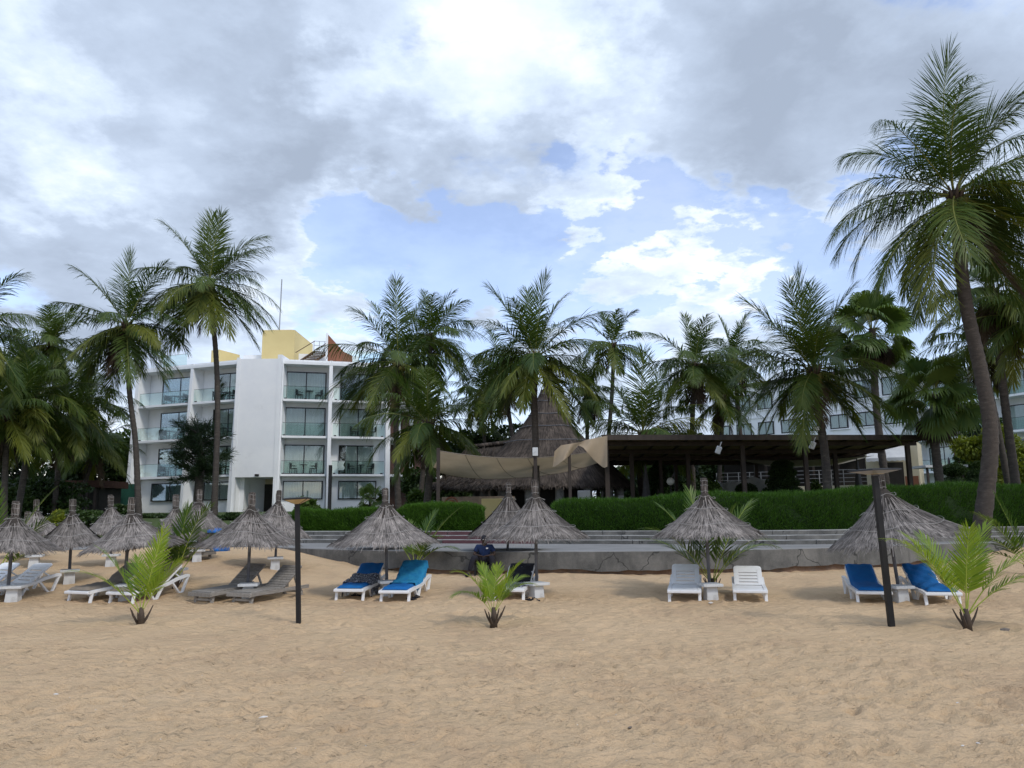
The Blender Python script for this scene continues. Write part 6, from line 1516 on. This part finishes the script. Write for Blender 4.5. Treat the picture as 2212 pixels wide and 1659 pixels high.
def make_wooden():
    root = thing('wooden_lounger', (0, 0, 0), '', 'sun lounger', 'wooden sun loungers')
    add = lambda m, n, bev=0.006: local(m.build(n, 'oldwood', bevel=bev), root)
    W = 0.31
    for sx in (-1, 1):
        add(MB().box(sx * W - 0.025, sx * W + 0.025, 0.02, 1.92, 0.165, 0.245), 'side_rail')
        for y in (0.14, 1.68): add(MB().beam((sx * (W - 0.06), y, 0.19), (sx * (W - 0.06), y - 0.05 if y < 1 else y + 0.08, -0.04), 0.06, 0.07, (1, 0, 0)), 'leg')
    add(MB().box(-W - 0.04, W + 0.04, -0.035, 0.018, 0.16, 0.25), 'foot_bar')
    add(MB().box(-W + 0.02, W - 0.02, 0.09, 0.13, 0.05, 0.10), 'stretcher'); add(MB().box(-W + 0.02, W - 0.02, 1.72, 1.76, 0.07, 0.12), 'stretcher')
    n = 11
    for k in range(n):
        y0 = 0.04 + k * 1.04 / n; add(MB().box(-W + 0.003, W - 0.003, y0, y0 + 1.04 / n - 0.014, 0.247, 0.270), 'slat', 0.003)
    T = Matrix.Translation((0, 1.10, 0.262)) @ Matrix.Rotation(R(36), 4, 'X')
    for sx in (-1, 1): add(MB().box(sx * 0.24 - 0.02, sx * 0.24 + 0.02, 0, 0.76, -0.05, -0.012, T), 'back_rail', 0.003)
    for k in range(9): add(MB().box(-0.29, 0.29, k * 0.085, k * 0.085 + 0.072, -0.011, 0.012, T), 'slat', 0.003)
    p = T @ Vector((0, 0.5, -0.03))
    for sx in (-1, 1): add(MB().beam((sx * 0.2, p.y, p.z), (sx * 0.2, 1.66, 0.21), 0.03, 0.04), 'back_strut', 0)
    return root
used = set()
def place(proto, foot, rot, label):
    o = proto if proto.name not in used else copy_tree(proto)
    used.add(o.name); used.add(proto.name)
    f = gnd(*foot); h = Vector((-math.sin(rot), math.cos(rot), 0)) * 1.8
    zh = float(sandz(f.x + h.x, f.y + h.y)); pitch = math.atan2(zh - f.z, 1.8)
    o.location = f; o.rotation_euler = (pitch, 0, rot); o.scale = (0.95, 0.89, 0.90); tag(o, label)
    return o
def pad(name, mat, on, label, cat, y0=0.03, back=0.75, thick=0.065, w=0.28, seed=0, wrinkle=0.006, bang=BANG, nx=13, ny=36, z0=0.268, start=None, drape=0.0, sm=True, group=None):
    """cushion or towel following seat and backrest of a lounger; start/back in metres along the profile"""
    r = np.random.default_rng(seed); seat = HINGE - y0; tot = seat + back
    def prof(s):
        if s < seat - 0.08: return np.array([y0 + s, z0]), np.array([0, 1.0])
        k = min(1.0, max(0.0, (s - (seat - 0.08)) / 0.16)); a = bang * k
        if s > seat + 0.08: a = bang
        b = max(0.0, s - seat)
        return np.array([min(y0 + s, HINGE) + b * math.cos(bang), z0 + b * math.sin(bang) + 0.012 * math.sin(math.pi * k)]), np.array([-math.sin(a), math.cos(a)])
    ss = np.linspace(start or 0.0, tot, ny)
    ph = r.uniform(0, 6.28, 6)
    def off(i, j, s): 
        return wrinkle * (math.sin(s * 23 + ph[0] + j * 0.9) + math.sin(s * 41 + j * 1.7 + ph[1]) * 0.7 + math.sin(s * 11 - j * 0.8 + ph[2]))
    topg, botg = [], []
    for i, s in enumerate(ss):
        c, nn = prof(s); e1 = min(1, (s - ss[0]) / 0.05, (ss[-1] - s) / 0.05); e1 = max(0, e1) ** 0.5
        tr, br = [], []
        for j in range(nx):
            u = -1 + 2 * j / (nx - 1); e2 = min(1, (1 - abs(u)) / 0.12) ** 0.5
            h = thick * (0.25 + 0.75 * e1 * e2) + off(i, j, s)
            hang_ = 0.0
            x = u * w
            if drape and abs(u) > 0.82: x = math.copysign(w * 0.82 + (abs(u) - 0.82) * w * 0.35, u); hang_ = -(abs(u) - 0.82) / 0.18 * drape * (1 + 0.2 * math.sin(s * 17 + ph[3]))
            tr.append((x, c[0] + nn[0] * h, c[1] + nn[1] * h + hang_)); br.append((x, c[0] + nn[0] * 0.004, c[1] + nn[1] * 0.004 + hang_ - (0.0 if not drape else 0.0)))
        topg.append(tr); botg.append(br)
    m = MB(); m.grid(topg); m.grid([list(reversed(b)) for b in botg])
    m.grid([topg[0][::-1], botg[0][::-1]]); m.grid([topg[-1], botg[-1]])
    m.grid([[t[0] for t in topg], [b[0] for b in botg]]); m.grid([[b[-1] for b in botg], [t[-1] for t in topg]])
    o = m.build(name, mat, smooth=sm); o.location = on.location; o.rotation_euler = on.rotation_euler; o.scale = (0.95, 0.89, 0.90)
    return tag(o, label, cat, group)
plastic = make_plastic(); wooden = make_wooden()
A1 = place(plastic, (-125, 1304), R(-21), 'bare white plastic lounger beside the first umbrella pole')
A2 = place(plastic, (-50, 1302), R(-21), 'bare white plastic lounger next to the empty table')
B1 = place(plastic, (166, 1302), R(-20), 'white plastic lounger under the shadier taupe cushion')
B2 = place(plastic, (257, 1304), R(-19), 'white plastic lounger with taupe cushion and raised back by the young palms')
D1 = place(plastic, (753, 1297), R(-9), 'white plastic lounger carrying the black patterned wrap')
D2 = place(plastic, (851, 1301), R(-10), 'white plastic lounger carrying the turquoise towel')
E1 = place(plastic, (1098, 1298), R(-12), 'white plastic lounger with a black towel hung on its back')
F1 = place(plastic, (1479, 1301), R(-14), 'plain white plastic lounger beside the umbrella table, square on')
F2 = place(plastic, (1622, 1301), R(-15), 'plain white plastic lounger standing apart from the umbrella table')
G1 = place(plastic, (1890, 1304), R(-14), 'white plastic lounger under the smooth deep blue cushion')
G2 = place(plastic, (2040, 1307), R(-10), 'white plastic lounger under the rumpled deep blue cushion')
C1 = place(wooden, (432, 1304), R(-28), 'weathered grey slatted wooden lounger nearer the young palms')
C2 = place(wooden, (516, 1305), R(-27), 'weathered grey slatted wooden lounger nearer the black lamp post')
pad('lounger_cushion', 'taupe', B1, 'taupe cushion on the shadier white lounger', 'cushion', group='taupe cushions', seed=1)
pad('lounger_cushion', 'taupe', B2, 'taupe cushion on the lounger behind the bright young palm', 'cushion', group='taupe cushions', seed=2)
pad('lounger_cushion', 'blue', D1, 'blue cushion under the black patterned wrap', 'cushion', seed=3)
pad('lounger_cushion', 'blue', D2, 'blue cushion under the turquoise towel', 'cushion', seed=4)
pad('lounger_cushion', 'blue', G1, 'smooth deep blue cushion on the lounger beside the leaning lamp post', 'cushion', seed=5, wrinkle=0.004)
pad('lounger_cushion', 'blue', G2, 'rumpled deep blue cushion behind the bright young palm', 'cushion', seed=6, wrinkle=0.013)
def over(on, dz):      # lies on top of a cushion
    on2 = type('p', (), {})(); q = on.rotation_euler.to_matrix() @ Vector((0, -0.4 * dz, dz)); on2.location = on.location + q; on2.rotation_euler = on.rotation_euler; return on2
pad('beach_towel', 'bluewet', over(D2, 0.068), 'turquoise towel spread over the back of a blue lounger cushion', 'towel', start=0.62, back=0.78, thick=0.012, w=0.36, seed=7, wrinkle=0.011, drape=0.16)
pad('patterned_wrap', 'print', over(D1, 0.070), 'black and white patterned wrap thrown across a blue lounger', 'wrap', start=0.52, back=0.22, thick=0.03, w=0.40, seed=8, wrinkle=0.014, drape=0.30)
pad('beach_towel', 'black', E1, 'black towel hung over the lounger back beside the seated person', 'towel', start=1.04, back=0.78, thick=0.03, w=0.33, seed=9, wrinkle=0.008, drape=0.12)
pad('patterned_cloth', 'print2', E1, 'crumpled navy and white cloth on the lounger seat below the black towel', 'cloth', start=0.28, back=-0.22, thick=0.05, w=0.24, seed=10, wrinkle=0.018)
# wooden loungers' stack with blue tarpaulins
sg = gnd(432, 1214)
for k in range(3):
    c = copy_tree(wooden); c.location = sg + Vector((0.0 + 0.03 * k, 0.4, 0.02 + 0.245 * k)); c.rotation_euler = (0, 0, R(64 + 3 * k)); c['group'] = 'stacked loungers'; c.scale = (0.95, 0.89, 0.90)
    tag(c, ['bottom', 'middle', 'top'][k] + ' wooden lounger of the stack under the thatched umbrella')
def lump(name, mat, x, y, w, h, label, cat, seed, z=0.0):
    g = gnd(x, y); r = random.Random(seed); ph = [r.uniform(0, 6) for _ in range(6)]
    def fn(a, i): return 1 + 0.14 * math.sin(3 * a + ph[0] + i) + 0.12 * math.sin(5 * a + ph[1] - i * 1.3) + 0.08 * math.sin(9 * a + ph[2] + i * 2)
    o = MB().lathe([(w * 0.9, -0.03), (w, h * 0.25), (w * 0.85, h * 0.55), (w * 0.5, h * 0.88), (w * 0.06, h)], 26, fn=fn).build(name, mat, smooth=True)
    o.location = g + Vector((0, 0, z)); return tag(o, label, cat)
lump('tarpaulin_bundle', 'tarp', 478, 1190, 0.24, 0.34, 'crumpled blue tarpaulin bundle on the sand beside the stacked loungers', 'tarpaulin', 1)
lump('tarpaulin_bundle', 'tarp', 462, 1196, 0.22, 0.20, 'blue tarpaulin folded on top of the stacked loungers', 'tarpaulin', 2, 0.62)
# sandals
def sandal(x, y, rot, label):
    g = gnd(x, y); t = thing('flip_flop', g, label, 'sandal', 'flip flops on the sand', rotz=rot)
    pts = [(-.045, -.13), (.04, -.13), (.052, 0.0), (.05, .10), (.0, .14), (-.045, .10), (-.04, 0)]
    m = MB(); n = len(pts); m.add([(x_, y_, z) for z in (0.0, 0.028) for x_, y_ in pts], [tuple(reversed(range(n))), tuple(range(n, 2 * n))] + [(i, (i + 1) % n, n + (i + 1) % n, n + i) for i in range(n)])
    local(m.build('sole', 'black'), t)
    local(MB().tube([(-.045, -.02, .03), (-.02, .04, .06), (0, .08, .03)], 0.009, 5).build('strap', 'black'), t); local(MB().tube([(.045, -.02, .03), (.02, .04, .06), (0, .08, .031)], 0.009, 5).build('strap', 'black'), t)
for i, (x, y, rz, lab) in enumerate(((888, 1296, 0.9, 'dark flip flop on the sand by the turquoise towel lounger'), (903, 1292, 1.3, 'dark flip flop on the sand by the turquoise towel lounger'), (770, 1288, 1.2, 'dark flip flop under the lounger with the patterned wrap'),
                                    (1141, 1297, 1.1, 'dark sandal on the sand below the black towel lounger'), (1155, 1298, 0.6, 'dark sandal on the sand below the black towel lounger'))): sandal(x, y, rz, lab)

# ------------------------------------------------------------------ black lamp posts on the sand
def lamp_post(base, top, w, head, label, petals, rot):
    g = gnd(*base); A = at(top[0], top[1], g.y); H = (A - g).length; lean = math.atan2(A.x - g.x, A.z - g.z)
    root = thing('lamp_post', g, label, 'lamp post', 'black lamp posts on the sand', ry=lean, rotz=0)
    local(MB().box(-w / 2, w / 2, -w / 2, w / 2, -0.2, H - 0.10).build('post', 'post', bevel=0.004), root)
    hw = head / FPX * g.y / 2
    m = MB(); T = Matrix.Rotation(rot, 4, 'Z')
    v = [T @ Vector((sx * a, sy * a, z)) for z, a in ((H - 0.022, hw), (H, hw * 0.98), (H + 0.012, hw * 0.5)) for sx, sy in ((-1, -1), (1, -1), (1, 1), (-1, 1))]
    m.add(v, [(3, 2, 1, 0), (0, 1, 5, 4), (1, 2, 6, 5), (2, 3, 7, 6), (3, 0, 4, 7), (4, 5, 9, 8), (5, 6, 10, 9), (6, 7, 11, 10), (7, 4, 8, 11), (8, 9, 10, 11)])
    local(m.build('lamp_head', 'post'), root)
    if petals:
        for k in range(4):
            a0 = rot + k * math.pi / 2
            m = MB(); Tk = Matrix.Rotation(a0, 4, 'Z')
            m.add([Tk @ Vector(p) for p in ((-0.03, -0.045, H - 0.10), (0.03, -0.045, H - 0.10), (hw * 0.82, -hw * 0.9, H - 0.026), (-hw * 0.82, -hw * 0.9, H - 0.026))], [(0, 1, 2, 3)])
            local(m.build('lamp_panel', 'lamp'), root)
    else:
        local(MB().box(-0.10, 0.10, -0.10, 0.10, H - 0.075, H - 0.024, T).build('lamp_panel', 'lamp'), root)
        m = MB()
        for k in range(4):
            Tk = Matrix.Rotation(rot + k * math.pi / 2, 4, 'Z'); m.add([Tk @ Vector(p) for p in ((-0.10, -0.102, H - 0.07), (0.10, -0.102, H - 0.07), (hw * 0.95, -hw * 0.95, H - 0.024), (-hw * 0.95, -hw * 0.95, H - 0.024))], [(0, 1, 2, 3)])
        local(m.build('lamp_reflector', 'metal'), root)
    local(MB().box(-w * 0.46, w * 0.46, -w * 0.46, w * 0.46, H - 0.10, H - 0.0235).build('lamp_neck', 'pole'), root)
p = at(1762, 926, 29.35); fl_ = MB().box(-0.13, 0.13, -0.05, 0.05, -0.09, 0.09).build('floodlight', 'post', bevel=0.01); fl_.location = p; tag(fl_, 'small floodlight strapped to the shaggy palm trunk', 'light')
local(MB().box(-0.11, 0.11, -0.056, -0.0505, -0.07, 0.07).build('lens', 'tablew'), fl_)
local(MB().box(-0.02, 0.02, 0.05, 0.22, -0.02, 0.02).build('bracket', 'post'), fl_)
lamp_post((645, 1347), (642, 1076), 0.072, 54, 'upright black lamp post with amber panels near the wooden loungers', True, 0.12)
lamp_post((1926, 1354), (1888, 1014), 0.085, 76, 'leaning black lamp post beside the deep blue loungers', False, 0.3)

# ------------------------------------------------------------------ seated person by the wall
pg = gnd(1047, 1243)
def skin_obj(name, joints, edges, mat, root, sub=2):
    me = bpy.data.meshes.new(name); me.from_pydata([j[0] for j in joints], edges, []); me.materials.append(M[mat])
    o = bpy.data.objects.new(name, me); col.objects.link(o)
    md = o.modifiers.new('skin', 'SKIN'); md.use_smooth_shade = True
    for i, j in enumerate(joints):
        sv = me.skin_vertices[0].data[i]; rr = j[1]; sv.radius = rr if isinstance(rr, tuple) else (rr, rr); sv.use_root = (i == 0)
    s = o.modifiers.new('sub', 'SUBSURF'); s.levels = sub; s.render_levels = sub
    local(o, root); return o
per = thing('person', pg, 'person in a navy polo shirt and dark trousers sitting by the wall, looking down', 'person')
J = []; E = []
def j(p, r_, par=None):
    J.append((p, r_)); i = len(J) - 1
    if par is not None: E.append((par, i))
    return i
pel = j((0, 0, .40), (.13, .10)); sp = j((0, -.02, .54), (.125, .10), pel); ch = j((0, -.05, .70), (.15, .10), sp); nk = j((0, -.09, .83), (.05, .05), ch)
hd = j((0, -.125, .89), (.072, .082), nk); hd2 = j((0, -.125, .95), (.078, .092), hd); hd3 = j((0, -.115, 1.005), (.05, .06), hd2)
hands = []
for s_, el, ha in ((-1, (-.275, -.10, .55), (-.10, -.30, .52)), (1, (.275, -.10, .55), (.08, -.31, .52))):
    shd = j((s_ * .185, -.055, .755), .056, ch); e = j(el, .043, shd); w = j(ha, .028, e); hands.append((w, s_, ha))
    pm_ = j((ha[0] - s_ * .05, ha[1] - .035, ha[2]), (.034, .018), w)
    for k in range(4):
        q0 = j((ha[0] - s_ * .085, ha[1] - .05 + .018 * k - .01, ha[2] - .006), .009, pm_); j((ha[0] - s_ * (.12 - .006 * abs(k - 1)), ha[1] - .06 + .018 * k, ha[2] - .03), .008, q0)
    t0 = j((ha[0] - s_ * .03, ha[1] - .07, ha[2] + .012), .010, w); j((ha[0] - s_ * .07, ha[1] - .09, ha[2] + .012), .008, t0)
for s_, kn, an, to in ((-1, (-.28, -.36, .49), (-.40, -.38, .09), (-.47, -.49, .035)), (1, (.22, -.40, .49), (.20, -.38, .09), (.22, -.52, .035))):
    h = j((s_ * .10, -.02, .38), .085, pel); k = j(kn, .06, h); a = j(an, .042, k); j(to, (.042, .03), a)
skin_obj('body', J, E, 'skin', per)
# clothing over the body
tj = [((0, .005, .42), (.155, .125)), ((0, -.02, .54), (.15, .122)), ((0, -.05, .69), (.172, .122)), ((0, -.082, .80), (.075, .07)), ((-.185, -.055, .755), .074), ((-.255, -.085, .60), .066), ((.185, -.055, .755), .074), ((.255, -.085, .60), .066)]
shirt = skin_obj('shirt', tj, [(0, 1), (1, 2), (2, 3), (2, 4), (4, 5), (2, 6), (6, 7)], 'shirt', per)
o = MB().box(.045, .10, -.190, -.184, .70, .735).build('badge', 'sheet'); local(o, per)
tj = [((0, .01, .38), (.165, .125)), ((-.11, -.03, .385), .105), ((-.28, -.36, .495), .080), ((-.39, -.378, .13), .060), ((.11, -.03, .385), .105), ((.22, -.40, .495), .080), ((.20, -.38, .13), .060)]
skin_obj('trousers', tj, [(0, 1), (1, 2), (2, 3), (0, 4), (4, 5), (5, 6)], 'trouser', per)
for an, to in (((-.40, -.385, .075), (-.475, -.50, .03)), ((.20, -.385, .075), (.22, -.53, .03))):
    skin_obj('shoe', [(an, .055), (((an[0] + to[0]) / 2, (an[1] + to[1]) / 2, .04), (.05, .045)), (to, (.045, .032))], [(0, 1), (1, 2)], 'black', per)
local(MB().lathe([(0.002, .10)] + [(0.088 * math.sin(a), .10 * math.cos(a)) for a in np.linspace(0.15, 1.75, 8)], 16, (0, -.112, .962)).build('hair', 'black', smooth=True), per)
for sx in (-1, 1):
    local(MB().lathe([(.002, -.012), (.013, 0), (.002, .012)], 8, (sx * .030, -.205, .945)).build('eye', 'sheet', smooth=True), per)
    local(MB().lathe([(.003, -.028), (.016, 0), (.003, .028)], 8, (sx * .082, -.12, .935)).build('ear', 'skin', smooth=True), per)
local(MB().tube([(0, -.205, .945), (0, -.226, .915), (0, -.208, .910)], [.008, .016, .008], 8).build('nose', 'skin', smooth=True), per)
chb = thing('plastic_chair', pg, 'dark plastic armchair under the seated person', 'chair')
sb = lambda m, n: local(m.build(n, 'frame', bevel=0.01), chb)
sb(MB().box(-.23, .23, -.22, .24, .25, .285), 'seat')
T = Matrix.Translation((0, .235, .285)) @ Matrix.Rotation(R(-12), 4, 'X')
sb(MB().box(-.23, .23, 0, .03, 0, .46, T), 'backrest')
for sx in (-1, 1):
    sb(MB().box(sx * .25 - .025, sx * .25 + .025, -.2, .26, .43, .455), 'armrest')
    for sy in (-.19, .22): sb(MB().box(sx * .25 - .02, sx * .25 + .02, sy - .02, sy + .02, -.05, .43), 'leg')

# ------------------------------------------------------------------ bits on the sand
def stone(x, y, s, mat, label, seed, cat='stone', name='stone'):
    g = gnd(x, y); r = random.Random(seed); p = [r.uniform(0, 6) for _ in range(3)]
    o = MB().lathe([(s * 0.7, -s * 0.2), (s, s * 0.15), (s * 0.75, s * 0.5), (s * 0.1, s * 0.68)], 9, fn=lambda a, i: 1 + 0.25 * math.sin(2 * a + p[0]) + 0.12 * math.sin(3 * a + p[1] + i)).build(name, mat)
    o.location = g; return tag(o, label, cat)
stone(2172, 1364, 0.075, 'pebble', 'small brown stone beside the young palm by the leaning post', 1)
stone(568, 1555, 0.05, 'shell', 'white shell fragment lying alone on the open sand', 2, 'shell', 'shell')
stone(1135, 1395 - 130, 0.03, 'pebble', 'small dark pebble on the sand by the umbrella table', 3)
stone(1535, 1303, 0.04, 'shell', 'small white shell in front of the umbrella table', 4, 'shell', 'shell')
rb_ = random.Random(5)
for k in range(16):
    g = gnd(rb_.uniform(60, 2150), rb_.uniform(1380, 1640)); s = rb_.uniform(0.012, 0.026)
    o = MB().lathe([(s * 0.8, -s * 0.2), (s, s * 0.15), (s * 0.5, s * 0.4), (s * 0.05, s * 0.5)], 7, fn=lambda a, i: 1 + 0.3 * math.sin(2 * a + k)).build('shell_fragment', 'shell' if k % 3 else 'pebble')
    o.location = g + Vector((0, 0, 0.004)); tag(o, 'tiny shell or pebble fragment scattered on the open sand', 'shell', 'shell fragments on the open sand')
for k in range(14):
    x = rb_.uniform(1965, 2060); g = gnd(x, rb_.uniform(1192, 1205))
    s = rb_.uniform(0.04, 0.10); o = MB().lathe([(s * 0.8, -s * 0.3), (s, s * 0.2), (s * 0.6, s * 0.6), (s * 0.05, s * 0.7)], 7, fn=lambda a, i: 1 + 0.3 * math.sin(2 * a + k)).build('rubble_stone', 'footing')
    o.location = g; tag(o, 'rubble stone where the terrace wall sinks into the sand', 'stone', 'rubble at the wall end')
